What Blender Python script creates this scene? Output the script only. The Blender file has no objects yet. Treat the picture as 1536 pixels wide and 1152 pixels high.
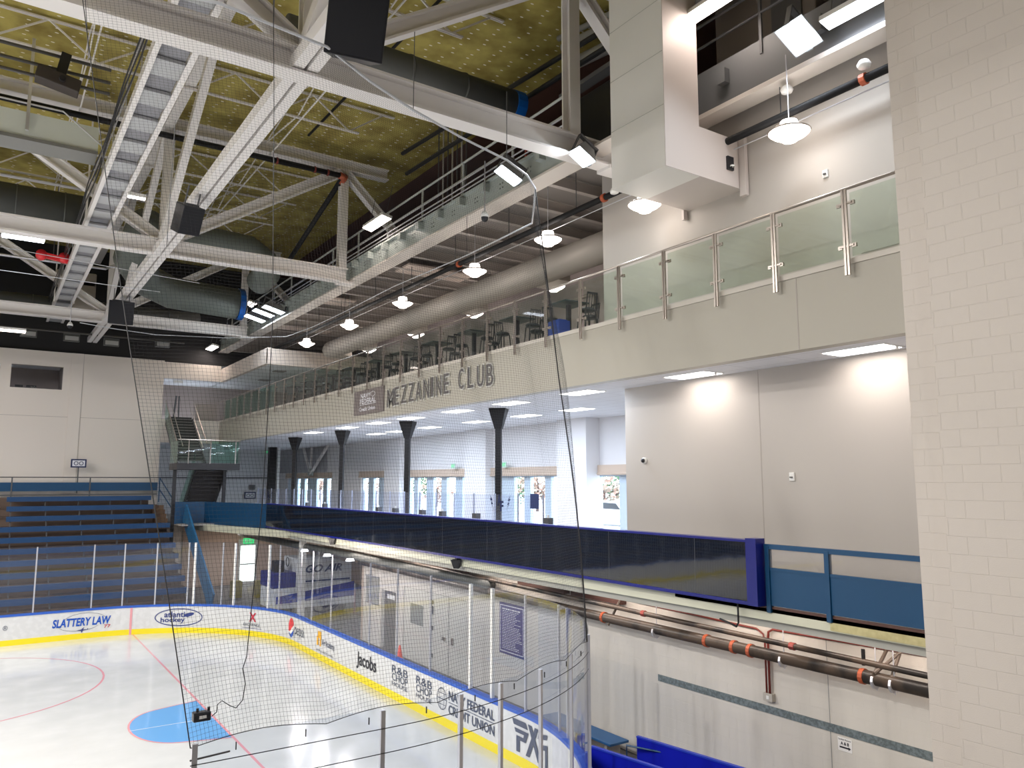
import bpy, bmesh, math, random
from mathutils import Vector, Matrix
random.seed(7)
R = math.radians
scene = bpy.context.scene
COL = scene.collection

# ------------------------------------------------------------------ camera
FPX, CX, CY, EYE = 1160., 768., 576., 5.9
PITCH, YAW = R(7.198), R(34.146)
cam = bpy.data.objects.new('camera', bpy.data.cameras.new('camera'))
COL.objects.link(cam)
cam.location = (0, 0, EYE)
cam.rotation_euler = (R(90) + PITCH, 0, -YAW)
cam.data.sensor_width = 36
cam.data.lens = FPX / 1536 * 36
cam.data.clip_start = .05; cam.data.clip_end = 400
scene.camera = cam
scene.view_settings.view_transform = 'Standard'
scene.view_settings.look = 'None'
scene.view_settings.exposure = 0.38
scene.view_settings.gamma = 1.0
scene.view_settings.use_curve_mapping = False
scene.cycles.transparent_max_bounces = 64   # many panes of glass stand behind one another

# ------------------------------------------------------------------ world: overcast bright sky outside
w = bpy.data.worlds.new('sky'); scene.world = w; w.use_nodes = True
wn = w.node_tree.nodes; bgn = wn['Background']
bgn.inputs[0].default_value = (.80, .90, 1.0, 1); bgn.inputs[1].default_value = 6.0

def area(name, loc, sx, sy, power, color=(1, 1, 1), rot=(0, 0, 0), parent=None):
    L = bpy.data.lights.new(name, 'AREA'); L.shape = 'RECTANGLE'; L.size = sx; L.size_y = sy
    L.energy = power; L.color = color
    o = bpy.data.objects.new(name, L); COL.objects.link(o); o.location = loc; o.rotation_euler = rot
    if parent: o.parent = parent
    return o
WARM = (1, .86, .76); NEUT = (1, .95, .90); COOL = (.72, .83, 1.0)

# pixel -> point on a plane (the surveyed planes of the hall)
_f = Vector((math.sin(YAW) * math.cos(PITCH), math.cos(YAW) * math.cos(PITCH), math.sin(PITCH)))
_r = Vector((math.cos(YAW), -math.sin(YAW), 0)); _u = _r.cross(_f)
EYEV = Vector((0, 0, EYE))
def at(px, py, ax, v):
    d = _f * FPX + _r * (px - CX) - _u * (py - CY)
    return EYEV + d * ((v - EYEV[ax]) / d[ax])
def PX(px, py, v): return at(px, py, 0, v)
def PY(px, py, v): return at(px, py, 1, v)
def PZ(px, py, v): return at(px, py, 2, v)

# ------------------------------------------------------------------ materials
MATS = {}
def mat(name, col, rough=.5, metal=0., emit=None, es=0., alpha=1., spec=.5, bump=0., bscale=20., var=0., vscale=3., vcol=None, coat=0.):
    if name in MATS: return MATS[name]
    m = bpy.data.materials.new(name); m.use_nodes = True; MATS[name] = m
    nt = m.node_tree; b = nt.nodes['Principled BSDF']
    b.inputs['Base Color'].default_value = (*col, 1); b.inputs['Roughness'].default_value = rough
    b.inputs['Metallic'].default_value = metal; b.inputs['Specular IOR Level'].default_value = spec
    b.inputs['Coat Weight'].default_value = coat
    if emit: b.inputs['Emission Color'].default_value = (*emit, 1); b.inputs['Emission Strength'].default_value = es
    tc = nt.nodes.new('ShaderNodeTexCoord')
    if var > 0:
        n = nt.nodes.new('ShaderNodeTexNoise'); n.inputs['Scale'].default_value = vscale; n.inputs['Detail'].default_value = 5
        nt.links.new(tc.outputs['Object'], n.inputs['Vector'])
        r = nt.nodes.new('ShaderNodeValToRGB'); c2 = vcol or tuple(c * .6 for c in col)
        r.color_ramp.elements[0].position = .5 - var; r.color_ramp.elements[0].color = (*c2, 1)
        r.color_ramp.elements[1].position = .5 + .1; r.color_ramp.elements[1].color = (*col, 1)
        nt.links.new(n.outputs['Fac'], r.inputs['Fac']); nt.links.new(r.outputs['Color'], b.inputs['Base Color'])
    if bump > 0:
        n = nt.nodes.new('ShaderNodeTexNoise'); n.inputs['Scale'].default_value = bscale
        nt.links.new(tc.outputs['Object'], n.inputs['Vector'])
        bp = nt.nodes.new('ShaderNodeBump'); bp.inputs['Strength'].default_value = bump; bp.inputs['Distance'].default_value = .02
        nt.links.new(n.outputs['Fac'], bp.inputs['Height']); nt.links.new(bp.outputs['Normal'], b.inputs['Normal'])
    return m

def cmu(name, col, axis='x', joint=.012, rough=.6, depth=.6, stain=0.):
    """painted concrete block: 0.203 x 0.406 running bond, joints as bump"""
    if name in MATS: return MATS[name]
    m = mat(name, col, rough)
    nt = m.node_tree; b = nt.nodes['Principled BSDF']
    tc = nt.nodes.new('ShaderNodeTexCoord'); sp = nt.nodes.new('ShaderNodeSeparateXYZ')
    cb = nt.nodes.new('ShaderNodeCombineXYZ')
    nt.links.new(tc.outputs['Object'], sp.inputs[0])
    nt.links.new(sp.outputs['Y' if axis == 'x' else 'X'], cb.inputs[0]); nt.links.new(sp.outputs['Z'], cb.inputs[1])
    br = nt.nodes.new('ShaderNodeTexBrick'); br.offset = .5
    br.inputs['Scale'].default_value = 1; br.inputs['Brick Width'].default_value = .406; br.inputs['Row Height'].default_value = .203
    br.inputs['Mortar Size'].default_value = joint / 2; br.inputs['Mortar Smooth'].default_value = .3
    br.inputs['Color1'].default_value = (1, 1, 1, 1); br.inputs['Color2'].default_value = (.9, .9, .9, 1); br.inputs['Mortar'].default_value = (0, 0, 0, 1)
    nt.links.new(cb.outputs[0], br.inputs['Vector'])
    bp = nt.nodes.new('ShaderNodeBump'); bp.inputs['Strength'].default_value = depth; bp.inputs['Distance'].default_value = .010
    nt.links.new(br.outputs['Color'], bp.inputs['Height'])
    n2 = nt.nodes.new('ShaderNodeTexNoise'); n2.inputs['Scale'].default_value = 60
    nt.links.new(tc.outputs['Object'], n2.inputs['Vector'])
    bp2 = nt.nodes.new('ShaderNodeBump'); bp2.inputs['Strength'].default_value = .15; bp2.inputs['Distance'].default_value = .01
    nt.links.new(n2.outputs['Fac'], bp2.inputs['Height']); nt.links.new(bp.outputs['Normal'], bp2.inputs['Normal'])
    nt.links.new(bp2.outputs['Normal'], b.inputs['Normal'])
    if stain > 0:
        mp = nt.nodes.new('ShaderNodeMapping'); mp.inputs['Scale'].default_value = (1.6, 1.6, .12)
        nt.links.new(tc.outputs['Object'], mp.inputs[0])
        n = nt.nodes.new('ShaderNodeTexNoise'); n.inputs['Scale'].default_value = 1.6; n.inputs['Detail'].default_value = 3
        nt.links.new(mp.outputs[0], n.inputs['Vector'])
        r = nt.nodes.new('ShaderNodeValToRGB')
        r.color_ramp.elements[0].position = .35; r.color_ramp.elements[0].color = (*[c * (1 - stain) for c in col], 1)
        r.color_ramp.elements[1].position = .55; r.color_ramp.elements[1].color = (*col, 1)
        nt.links.new(n.outputs['Fac'], r.inputs['Fac'])
        nt.links.new(r.outputs['Color'], b.inputs['Base Color'])
    return m

def glass(name, tint=(.93, .97, .96), rough=.02, refl=1.0, opacity=0.0, film=(.8, .85, .9)):
    if name in MATS: return MATS[name]
    m = bpy.data.materials.new(name); m.use_nodes = True; MATS[name] = m; nt = m.node_tree
    nt.nodes.clear(); out = nt.nodes.new('ShaderNodeOutputMaterial')
    tr = nt.nodes.new('ShaderNodeBsdfTransparent'); tr.inputs[0].default_value = (*tint, 1)
    gl = nt.nodes.new('ShaderNodeBsdfGlossy'); gl.inputs['Roughness'].default_value = rough
    df = nt.nodes.new('ShaderNodeBsdfDiffuse'); df.inputs[0].default_value = (*film, 1)
    mx0 = nt.nodes.new('ShaderNodeMixShader'); mx0.inputs[0].default_value = opacity
    nt.links.new(tr.outputs[0], mx0.inputs[1]); nt.links.new(df.outputs[0], mx0.inputs[2])
    fr = nt.nodes.new('ShaderNodeFresnel'); fr.inputs[0].default_value = 1.45
    mu = nt.nodes.new('ShaderNodeMath'); mu.operation = 'MULTIPLY'; mu.inputs[1].default_value = refl
    ge = nt.nodes.new('ShaderNodeNewGeometry'); fr_ = nt.nodes.new('ShaderNodeMath'); fr_.operation = 'SUBTRACT'; fr_.inputs[0].default_value = 1
    nt.links.new(ge.outputs['Backfacing'], fr_.inputs[1]); mk = nt.nodes.new('ShaderNodeMath'); mk.operation = 'MULTIPLY'
    nt.links.new(fr.outputs[0], mk.inputs[0]); nt.links.new(fr_.outputs[0], mk.inputs[1]); nt.links.new(mk.outputs[0], mu.inputs[0])
    op = nt.nodes.new('ShaderNodeMath'); op.operation = 'MULTIPLY'; op.inputs[1].default_value = opacity
    nt.links.new(fr_.outputs[0], op.inputs[0]); nt.links.new(op.outputs[0], mx0.inputs[0])
    mx = nt.nodes.new('ShaderNodeMixShader')
    nt.links.new(mu.outputs[0], mx.inputs[0]); nt.links.new(mx0.outputs[0], mx.inputs[1]); nt.links.new(gl.outputs[0], mx.inputs[2])
    nt.links.new(mx.outputs[0], out.inputs[0])
    return m

WALL = mat('painted_wall', (.76, .70, .64), .55, bump=.05, bscale=80)
WALLC = mat('club_wall_dimmed', (.51, .475, .44), .55)  # darker copy of painted_wall; dimmer light near the club put into the colour
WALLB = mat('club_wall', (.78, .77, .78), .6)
FASC = mat('fascia_paint', (.46, .435, .375), .5, bump=.03, bscale=60)
CMU = cmu('painted_block', (.60, .55, .50), 'x', depth=.62)
CMUL = cmu('painted_block_lower', (.70, .66, .60), 'x', stain=.07, joint=.009, depth=.45)
CMUT = cmu('tan_block', (.55, .42, .33), 'y')
CMUY = cmu('painted_block_far', (.74, .70, .66), 'y')
STEEL = mat('white_steel', (.82, .79, .77), .45, bump=.04, bscale=30)
GIRD = mat('grey_green_steel', (.40, .44, .42), .4, bump=.04, bscale=20)
GIRDF = mat('cream_steel', (.68, .63, .58), .45)
DARK = mat('dark_steel', (.10, .10, .105), .5)
BLACK = mat('black_paint', (.012, .012, .014), .45)
BLACKM = mat('black_speaker', (.012, .013, .018), .35)
COLB = mat('black_column', (.010, .010, .012), .5, spec=.25)
DECKG = mat('grey_deck', (.26, .235, .22), .6)
DUCTD = mat('dark_duct', (.10, .105, .10), .6, bump=.1, bscale=6)
DUCTG = mat('green_grey_duct', (.13, .15, .135), .55, bump=.1, bscale=6)
DUCTL = mat('painted_duct', (.52, .48, .44), .45, metal=.1, bump=.08, bscale=30)
PIPE = mat('black_pipe', (.022, .019, .018), .35, var=.04, vscale=1.6, vcol=(.09, .066, .05))
PIPEB = mat('black_pipe_clean', (.012, .012, .013), .55, spec=.25)
REDC = mat('red_conduit', (.22, .035, .025), .45)
ORNG = mat('orange_coupling', (.42, .085, .03), .5)
REDP = mat('red_paint', (.75, .03, .04), .35)
BROWN = mat('brown_steel', (.10, .045, .035), .6)
BLUE = mat('blue_paint', (.003, .06, .155), .4)
BLUEV = mat('bright_blue', (.006, .012, .42), .35)
BLUEB = mat('board_cap_blue', (.03, .12, .55), .35)
BLUET = mat('bench_blue', (.02, .11, .28), .5)
YEL = mat('kick_yellow', (.92, .76, .02), .35)
BOARD = mat('board_white', (.74, .75, .76), .25, var=.04, vscale=6, vcol=(.69, .70, .71))
CONC = mat('concrete', (.42, .39, .36), .8, var=.15, vscale=2, vcol=(.34, .31, .28))
FLOORM = mat('rubber_floor', (.20, .19, .19), .7, var=.1, vscale=4)
WOOD = mat('pale_timber', (.60, .54, .28), .6, var=.2, vscale=8, vcol=(.48, .42, .20))
BEAMC = mat('cream_beam', (.66, .66, .52), .5)
BEAMG = mat('grey_beam', (.42, .42, .38), .6)
GALV = mat('galvanised_strip', (.25, .30, .31), .45, metal=.3, var=.1, vscale=20)
STAIN = mat('stainless', (.45, .40, .36), .28, metal=.85)
ALU = mat('aluminium', (.62, .62, .66), .35, metal=.6)
WHITEP = mat('white_plastic', (.85, .85, .83), .4)
BOX = mat('chase_white', (.84, .83, .79), .5)
BOXF = mat('chase_front_toned', (.64, .58, .55), .5)  # darker, warmer copy of chase_white; face shading put into the colour
NAVY = mat('navy', (.01, .02, .09), .4)
SIGNB = mat('sign_blue', (.05, .045, .20), .5)
PLAQ = mat('plaque_grey', (.20, .17, .165), .4)
LETG = mat('letter_grey', (.13, .12, .12), .35)
LETW = mat('letter_white', (.70, .69, .65), .4)
TEXTK = mat('print_black', (.02, .02, .03), .5)
TEXTN = mat('print_navy', (.03, .05, .22), .5)
TEXTS = mat('print_slate', (.06, .08, .14), .5)
TEXTR = mat('print_red', (.55, .03, .06), .5)
REDB = mat('soda_red', (.80, .04, .06), .4)
BLUB = mat('soda_blue', (.0, .08, .50), .4)
ORB = mat('print_orange', (.85, .45, .03), .5)
TEXTW = mat('print_white', (.80, .80, .85), .5)
SEATB = mat('bleacher_blue', (.006, .055, .165), .45)
TREAD = mat('bleacher_brown', (.12, .075, .05), .7, var=.2, vscale=3, vcol=(.05, .035, .03))
SHADE = mat('tan_shade', (.58, .47, .38), .8)
WFR = mat('window_frame', (.50, .60, .70), .35)
LEDP = mat('ceiling_light', (1, 1, 1), .5, emit=(1, .97, .95), es=4)
CEILT = mat('ceiling_tile', (.80, .81, .84), .8)
FIXW = mat('pendant_glow', (1, 1, 1), .4, emit=(1, .90, .82), es=5.)
FLOODE = mat('flood_glow', (1, 1, 1), .4, emit=(.80, .92, 1), es=7)
LINE = mat('linear_glow', (1, 1, 1), .4, emit=(1, .86, .78), es=9)
LINEC = mat('linear_glow_cool', (1, 1, 1), .4, emit=(.82, .88, 1), es=9)
EXITG = mat('exit_green', (.05, .5, .15), .5, emit=(.05, .8, .25), es=.6)
WOODD = mat('dark_seat', (.025, .03, .035), .4)
TABLE = mat('dark_table', (.04, .06, .06), .35)
PURP = mat('mezz_wall', (.42, .36, .36), .7, var=.1, vscale=1.2, vcol=(.36, .31, .31))
TAUPE = mat('taupe_wall', (.40, .34, .32), .7)
CONE = mat('cone_orange', (.95, .10, .06), .5)
NETM = mat('net_black', (.02, .02, .025), .7)
CABLE = mat('cable_white', (.60, .62, .66), .4)
GLS = glass('rink_glass', (.93, .95, .98), refl=1.3, opacity=.035, film=(.6, .62, .75))
GLR = glass('rail_glass', (.87, .92, .875), refl=1.0, opacity=.02)
GLG = glass('green_glass', (.66, .86, .78), refl=1.0, opacity=.08, film=(.35, .55, .47))
GLW = glass('window_glass', (.96, .98, 1), refl=.6)

# ice: glossy white with faint scratches
def ice_mat():
    m = mat('ice', (.70, .72, .72), .16, spec=.6, coat=.3)
    nt = m.node_tree; b = nt.nodes['Principled BSDF']; b.inputs['Coat Roughness'].default_value = .08
    tc = nt.nodes.new('ShaderNodeTexCoord'); n = nt.nodes.new('ShaderNodeTexNoise'); n.inputs['Scale'].default_value = 1.2; n.inputs['Detail'].default_value = 8
    nt.links.new(tc.outputs['Object'], n.inputs['Vector'])
    r = nt.nodes.new('ShaderNodeMapRange'); r.inputs[1].default_value = .3; r.inputs[2].default_value = .7; r.inputs[3].default_value = .10; r.inputs[4].default_value = .26
    nt.links.new(n.outputs['Fac'], r.inputs[0]); nt.links.new(r.outputs[0], b.inputs['Roughness'])
    c = nt.nodes.new('ShaderNodeValToRGB'); c.color_ramp.elements[0].color = (.62, .635, .63, 1); c.color_ramp.elements[1].color = (.73, .74, .74, 1)
    nt.links.new(n.outputs['Fac'], c.inputs['Fac']); nt.links.new(c.outputs['Color'], b.inputs['Base Color'])
    return m
ICE = ice_mat()

# roof insulation: olive blanket with rows of bright fixing pins
def insul_mat():
    m = mat('olive_insulation', (.30, .25, .06), .9)
    nt = m.node_tree; b = nt.nodes['Principled BSDF']
    tc = nt.nodes.new('ShaderNodeTexCoord')
    n = nt.nodes.new('ShaderNodeTexNoise'); n.inputs['Scale'].default_value = 1.3; n.inputs['Detail'].default_value = 6
    nt.links.new(tc.outputs['Object'], n.inputs['Vector'])
    r = nt.nodes.new('ShaderNodeValToRGB')
    r.color_ramp.elements[0].position = .3; r.color_ramp.elements[0].color = (.24, .18, .04, 1)
    r.color_ramp.elements[1].position = .65; r.color_ramp.elements[1].color = (.48, .40, .11, 1)
    nt.links.new(n.outputs['Fac'], r.inputs['Fac'])
    mp = nt.nodes.new('ShaderNodeMapping'); mp.inputs['Scale'].default_value = (1 / .62, 1 / .30, 0)
    nt.links.new(tc.outputs['Object'], mp.inputs[0])
    v = nt.nodes.new('ShaderNodeTexVoronoi'); v.voronoi_dimensions = '2D'; v.inputs['Scale'].default_value = 1; v.inputs['Randomness'].default_value = .35
    nt.links.new(mp.outputs[0], v.inputs['Vector'])
    lt = nt.nodes.new('ShaderNodeMath'); lt.operation = 'LESS_THAN'; lt.inputs[1].default_value = .085
    nt.links.new(v.outputs['Distance'], lt.inputs[0])
    mx = nt.nodes.new('ShaderNodeMix'); mx.data_type = 'RGBA'
    nt.links.new(lt.outputs[0], mx.inputs['Factor']); nt.links.new(r.outputs['Color'], mx.inputs['A']); mx.inputs['B'].default_value = (.85, .82, .70, 1)
    nt.links.new(mx.outputs['Result'], b.inputs['Base Color'])
    return m
INSUL = insul_mat()

# LED ribbon face: dark glossy with fine module grid
def led_mat():
    m = mat('led_face', (.005, .008, .016), .05, spec=.8)
    nt = m.node_tree; b = nt.nodes['Principled BSDF']
    tc = nt.nodes.new('ShaderNodeTexCoord'); sp = nt.nodes.new('ShaderNodeSeparateXYZ'); cb = nt.nodes.new('ShaderNodeCombineXYZ')
    nt.links.new(tc.outputs['Object'], sp.inputs[0]); nt.links.new(sp.outputs['Y'], cb.inputs[0]); nt.links.new(sp.outputs['Z'], cb.inputs[1])
    br = nt.nodes.new('ShaderNodeTexBrick'); br.offset = 0
    br.inputs['Scale'].default_value = 1; br.inputs['Brick Width'].default_value = .06; br.inputs['Row Height'].default_value = .06; br.inputs['Mortar Size'].default_value = .003
    br.inputs['Color1'].default_value = (1, 1, 1, 1); br.inputs['Color2'].default_value = (1, 1, 1, 1); br.inputs['Mortar'].default_value = (0, 0, 0, 1)
    nt.links.new(cb.outputs[0], br.inputs['Vector'])
    bp = nt.nodes.new('ShaderNodeBump'); bp.inputs['Strength'].default_value = .12; bp.inputs['Distance'].default_value = .002
    nt.links.new(br.outputs['Color'], bp.inputs['Height'])
    n = nt.nodes.new('ShaderNodeTexNoise'); n.inputs['Scale'].default_value = 1.5
    nt.links.new(tc.outputs['Object'], n.inputs['Vector'])
    bp2 = nt.nodes.new('ShaderNodeBump'); bp2.inputs['Strength'].default_value = .1; bp2.inputs['Distance'].default_value = .02
    nt.links.new(n.outputs['Fac'], bp2.inputs['Height']); nt.links.new(bp.outputs['Normal'], bp2.inputs['Normal'])
    nt.links.new(bp2.outputs['Normal'], b.inputs['Normal'])
    return m
LEDM = led_mat()

# ------------------------------------------------------------------ mesh helpers
class MB:
    def __init__(s): s.v = []; s.f = []
    def quad(s, a, b, c, d):
        n = len(s.v); s.v += [tuple(a), tuple(b), tuple(c), tuple(d)]; s.f.append((n, n + 1, n + 2, n + 3)); return s
    def box(s, x0, x1, y0, y1, z0, z1):
        n = len(s.v)
        s.v += [(x, y, z) for z in (z0, z1) for (x, y) in ((x0, y0), (x1, y0), (x1, y1), (x0, y1))]
        s.f += [tuple(n + i for i in q) for q in ((0, 3, 2, 1), (4, 5, 6, 7), (0, 1, 5, 4), (1, 2, 6, 5), (2, 3, 7, 6), (3, 0, 4, 7))]
        return s
    def bar(s, p, q, w, h, up=(0, 0, 1)):
        """rectangular bar from p to q, w across, h along 'up'"""
        p = Vector(p); q = Vector(q); d = (q - p).normalized(); u = Vector(up)
        if abs(d.dot(u)) > .98: u = Vector((0, 1, 0)) if abs(d.y) < .9 else Vector((1, 0, 0))
        a = d.cross(u).normalized(); u = a.cross(d).normalized(); n = len(s.v)
        for e in (p, q):
            for (i, j) in ((-1, -1), (1, -1), (1, 1), (-1, 1)): s.v.append(tuple(e + a * (i * w / 2) + u * (j * h / 2)))
        s.f += [tuple(n + i for i in k) for k in ((0, 3, 2, 1), (4, 5, 6, 7), (0, 1, 5, 4), (1, 2, 6, 5), (2, 3, 7, 6), (3, 0, 4, 7))]
        return s
    def ibeam(s, p, q, w, h, t=.04, up=(0, 0, 1)):
        p = Vector(p); q = Vector(q); d = (q - p).normalized(); u = Vector(up)
        if abs(d.dot(u)) > .98: u = Vector((0, 1, 0)) if abs(d.y) < .9 else Vector((1, 0, 0))
        a = d.cross(u).normalized(); u = a.cross(d).normalized()
        s.bar(p + u * (h / 2 - t / 2), q + u * (h / 2 - t / 2), w, t, u); s.bar(p - u * (h / 2 - t / 2), q - u * (h / 2 - t / 2), w, t, u)
        s.bar(p, q, t * .7, h - 2 * t, u); return s
    def tube(s, pts, r, n=8, cap=True):
        pts = [Vector(p) for p in pts]; base = len(s.v); m = len(pts)
        prev = None
        for i, p in enumerate(pts):
            d = (pts[min(i + 1, m - 1)] - pts[max(i - 1, 0)]).normalized()
            if prev is None:
                u = Vector((0, 0, 1)) if abs(d.z) < .9 else Vector((1, 0, 0))
                a = d.cross(u).normalized()
            else:
                a = (prev - d * prev.dot(d)).normalized()
            prev = a; b = d.cross(a)
            rr = r[i] if isinstance(r, (list, tuple)) else r
            for k in range(n):
                t = 2 * math.pi * k / n; s.v.append(tuple(p + a * (rr * math.cos(t)) + b * (rr * math.sin(t))))
        for i in range(m - 1):
            for k in range(n):
                k2 = (k + 1) % n; s.f.append((base + i * n + k, base + i * n + k2, base + (i + 1) * n + k2, base + (i + 1) * n + k))
        if cap:
            s.f.append(tuple(base + k for k in reversed(range(n)))); s.f.append(tuple(base + (m - 1) * n + k for k in range(n)))
        return s
    def lathe(s, prof, c=(0, 0, 0), n=20):
        base = len(s.v)
        for (r, z) in prof:
            for k in range(n):
                t = 2 * math.pi * k / n; s.v.append((c[0] + r * math.cos(t), c[1] + r * math.sin(t), c[2] + z))
        for i in range(len(prof) - 1):
            for k in range(n):
                k2 = (k + 1) % n; s.f.append((base + i * n + k, base + i * n + k2, base + (i + 1) * n + k2, base + (i + 1) * n + k))
        return s
    def prism(s, poly, off):
        """poly: list of 3D points, extruded by vector off"""
        n = len(s.v); m = len(poly); off = Vector(off)
        s.v += [tuple(p) for p in poly] + [tuple(Vector(p) + off) for p in poly]
        s.f.append(tuple(n + i for i in reversed(range(m)))); s.f.append(tuple(n + m + i for i in range(m)))
        for i in range(m):
            j = (i + 1) % m; s.f.append((n + i, n + j, n + m + j, n + m + i))
        return s
    def build(s, name, m, parent=None, smooth=False, bevel=0, loc=None):
        me = bpy.data.meshes.new(name); me.from_pydata(s.v, [], s.f); me.materials.append(m)
        bm = bmesh.new(); bm.from_mesh(me); bmesh.ops.recalc_face_normals(bm, faces=bm.faces)
        if bevel:
            bmesh.ops.remove_doubles(bm, verts=bm.verts, dist=1e-5)
            bmesh.ops.bevel(bm, geom=list(bm.edges), offset=bevel, segments=2, profile=.5, affect='EDGES')
        bm.to_mesh(me); bm.free()
        if smooth:
            for p in me.polygons: p.use_smooth = True
        o = bpy.data.objects.new(name, me); COL.objects.link(o)
        if parent is not None:
            o.parent = parent; o.matrix_parent_inverse = Matrix.Translation(parent.location).inverted() if not parent.get('local') else Matrix()
        return o

def tag(o, label, cat, group=None, kind=None):
    if label: o['label'] = label
    if cat: o['category'] = cat
    if group: o['group'] = group
    if kind: o['kind'] = kind
    return o
def thing(name, label, cat, loc=(0, 0, 0), group=None, rz=0):
    """an Empty; children are built in world coordinates unless rz/local builders are used"""
    o = bpy.data.objects.new(name, None); COL.objects.link(o); o.location = loc; o.empty_display_size = .2
    return tag(o, label, cat, group)
def local_thing(name, label, cat, loc, rot=(0, 0, 0), group=None):
    o = thing(name, label, cat, loc, group); o.rotation_euler = rot; o['local'] = 1
    return o
def struct(o):
    o['kind'] = 'structure'; return o
def copy_tree(o, parent=None):
    c = o.copy(); COL.objects.link(c)
    if parent is not None: c.parent = parent
    for ch in list(o.children): copy_tree(ch, c)
    return c

def text_mesh(body, bold=0.0, shear=0.0, spacing=1.0, align='CENTER'):
    cu = bpy.data.curves.new('lettering', 'FONT'); cu.body = body; cu.size = 1; cu.offset = bold; cu.shear = shear
    cu.space_character = spacing; cu.align_x = align; cu.resolution_u = 3; cu.fill_mode = 'BOTH'
    o = bpy.data.objects.new('lettering', cu); COL.objects.link(o)
    dg = bpy.context.evaluated_depsgraph_get(); dg.update()
    me = bpy.data.meshes.new_from_object(o.evaluated_get(dg)); bpy.data.objects.remove(o); bpy.data.curves.remove(cu)
    vs = [v.co.copy() for v in me.vertices]; fs = [tuple(p.vertices) for p in me.polygons]; bpy.data.meshes.remove(me)
    x0 = min(v.x for v in vs); x1 = max(v.x for v in vs); y0 = min(v.y for v in vs); y1 = max(v.y for v in vs)
    return [((v.x - x0) / max(x1 - x0, 1e-6), (v.y - y0) / max(y1 - y0, 1e-6)) for v in vs], fs
def put_text(name, body, m, fn, parent=None, **k):
    """fn(u,v) -> point; u,v in 0..1 across the lettering's own box"""
    uv, fs = text_mesh(body, **k); mb = MB(); mb.v = [tuple(fn(u, v)) for u, v in uv]; mb.f = fs
    return mb.build(name, m, parent)
def plane_fn(o, du, dv):
    o = Vector(o); du = Vector(du); dv = Vector(dv)
    return lambda u, v: o + du * u + dv * v

# ================================================================== SETTING
XF = 11.2      # fascia / ribbon plane
ZC = 8.10      # underside of mezzanine
ZM = 9.42      # mezzanine floor
ZK = 3.78      # club concourse floor
YW = 47.       # far wall
YE = 56.       # far end of the club
XL = 12.2      # lower block wall
XU = 12.55     # upper walls beside the stand
XW = 17.6      # window wall
struct(MB().box(-45, 20, -12, 60, -.3, -.02).build('floor', FLOORM))
# rink path
RC = 6.0; XE = 9.7; YN = 8.0; YFAR = 34.2; XSIDE = -30.
L1 = (XE - RC) - XSIDE; LA = RC * math.pi / 2; L2 = (YFAR - RC) - (YN + RC)
def path(s):
    """along far side (+x), far corner, end boards (-y), near corner, near side (-x); returns x, y, tx, ty"""
    if s < L1: return XSIDE + s, YFAR, 1, 0
    s -= L1
    if s < LA:
        a = s / RC; return XE - RC + RC * math.sin(a), YFAR - RC + RC * math.cos(a), math.cos(a), -math.sin(a)
    s -= LA
    if s < L2: return XE, YFAR - RC - s, 0, -1
    s -= L2
    if s < LA:
        a = s / RC; return XE - RC + RC * math.cos(a), YN + RC - RC * math.sin(a), -math.sin(a), -math.cos(a)
    s -= LA
    return XE - RC - s, YN, -1, 0
LT = L1 + LA + L2 + LA + L1
def pp(s, z, off=0.):
    """point on the board line, off = distance outward from the ice"""
    x, y, tx, ty = path(s); return Vector((x - ty * off, y + tx * off, z))
_S = [i * .05 for i in range(int(LT / .05))]
def s_at(px, py, z, near=False):
    p = PZ(px, py, z); best = None
    for s in _S:
        if (s > L1 + LA + L2 + LA * .5) != near: continue
        x, y, _, _ = path(s); d = (x - p.x) ** 2 + (y - p.y) ** 2
        if best is None or d < best[0]: best = (d, s)
    return best[1]
def srange(a, b, step=.3):
    n = max(1, int(math.ceil((b - a) / step))); return [a + (b - a) * i / n for i in range(n + 1)]
def sweep(s0, s1, z0, z1, o0, o1, step=.3, mb=None):
    mb = mb or MB(); ss = srange(s0, s1, step); n = len(mb.v)
    for s in ss:
        mb.v += [tuple(pp(s, z0, o0)), tuple(pp(s, z0, o1)), tuple(pp(s, z1, o1)), tuple(pp(s, z1, o0))]
    for i in range(len(ss) - 1):
        a = n + i * 4; b = a + 4
        for k in range(4): mb.f.append((a + k, a + (k + 1) % 4, b + (k + 1) % 4, b + k))
    mb.f += [(n, n + 1, n + 2, n + 3), tuple(n + (len(ss) - 1) * 4 + k for k in (3, 2, 1, 0))]
    return mb

# ice
mb = MB(); ss = srange(0, LT - .01, .4); mb.v = [tuple(pp(s, 0.0)) for s in ss]; mb.f = [tuple(range(len(ss)))]
ice = tag(mb.build('ice_sheet', ICE), 'white ice sheet of the rink inside the boards', 'ice')
GLX = 5.2; YCR = 21.1
MRED = mat('ice_line_red', (.80, .36, .40), .16, coat=.3, spec=.6); MBLUE = mat('ice_crease_blue', (.16, .42, .80), .16, coat=.3, spec=.6)
MWH = mat('ice_line_white', (.80, .86, .92), .16, coat=.3)
def flat(name, pts, m, z, par=ice): return MB().prism([(x, y, z) for x, y in pts], (0, 0, .0015)).build(name, m, par)
def flat_strip(name, pts, wd, m, z, par=ice):
    mb = MB(); n = len(pts)
    for i, (x, y) in enumerate(pts):
        a = pts[max(i - 1, 0)]; b = pts[min(i + 1, n - 1)]; d = Vector((b[0] - a[0], b[1] - a[1], 0)).normalized()
        mb.v += [(x - d.y * wd / 2, y + d.x * wd / 2, z), (x + d.y * wd / 2, y - d.x * wd / 2, z)]
    for i in range(n - 1): mb.f.append((2 * i, 2 * i + 1, 2 * i + 3, 2 * i + 2))
    return mb.build(name, m, par)
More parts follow.
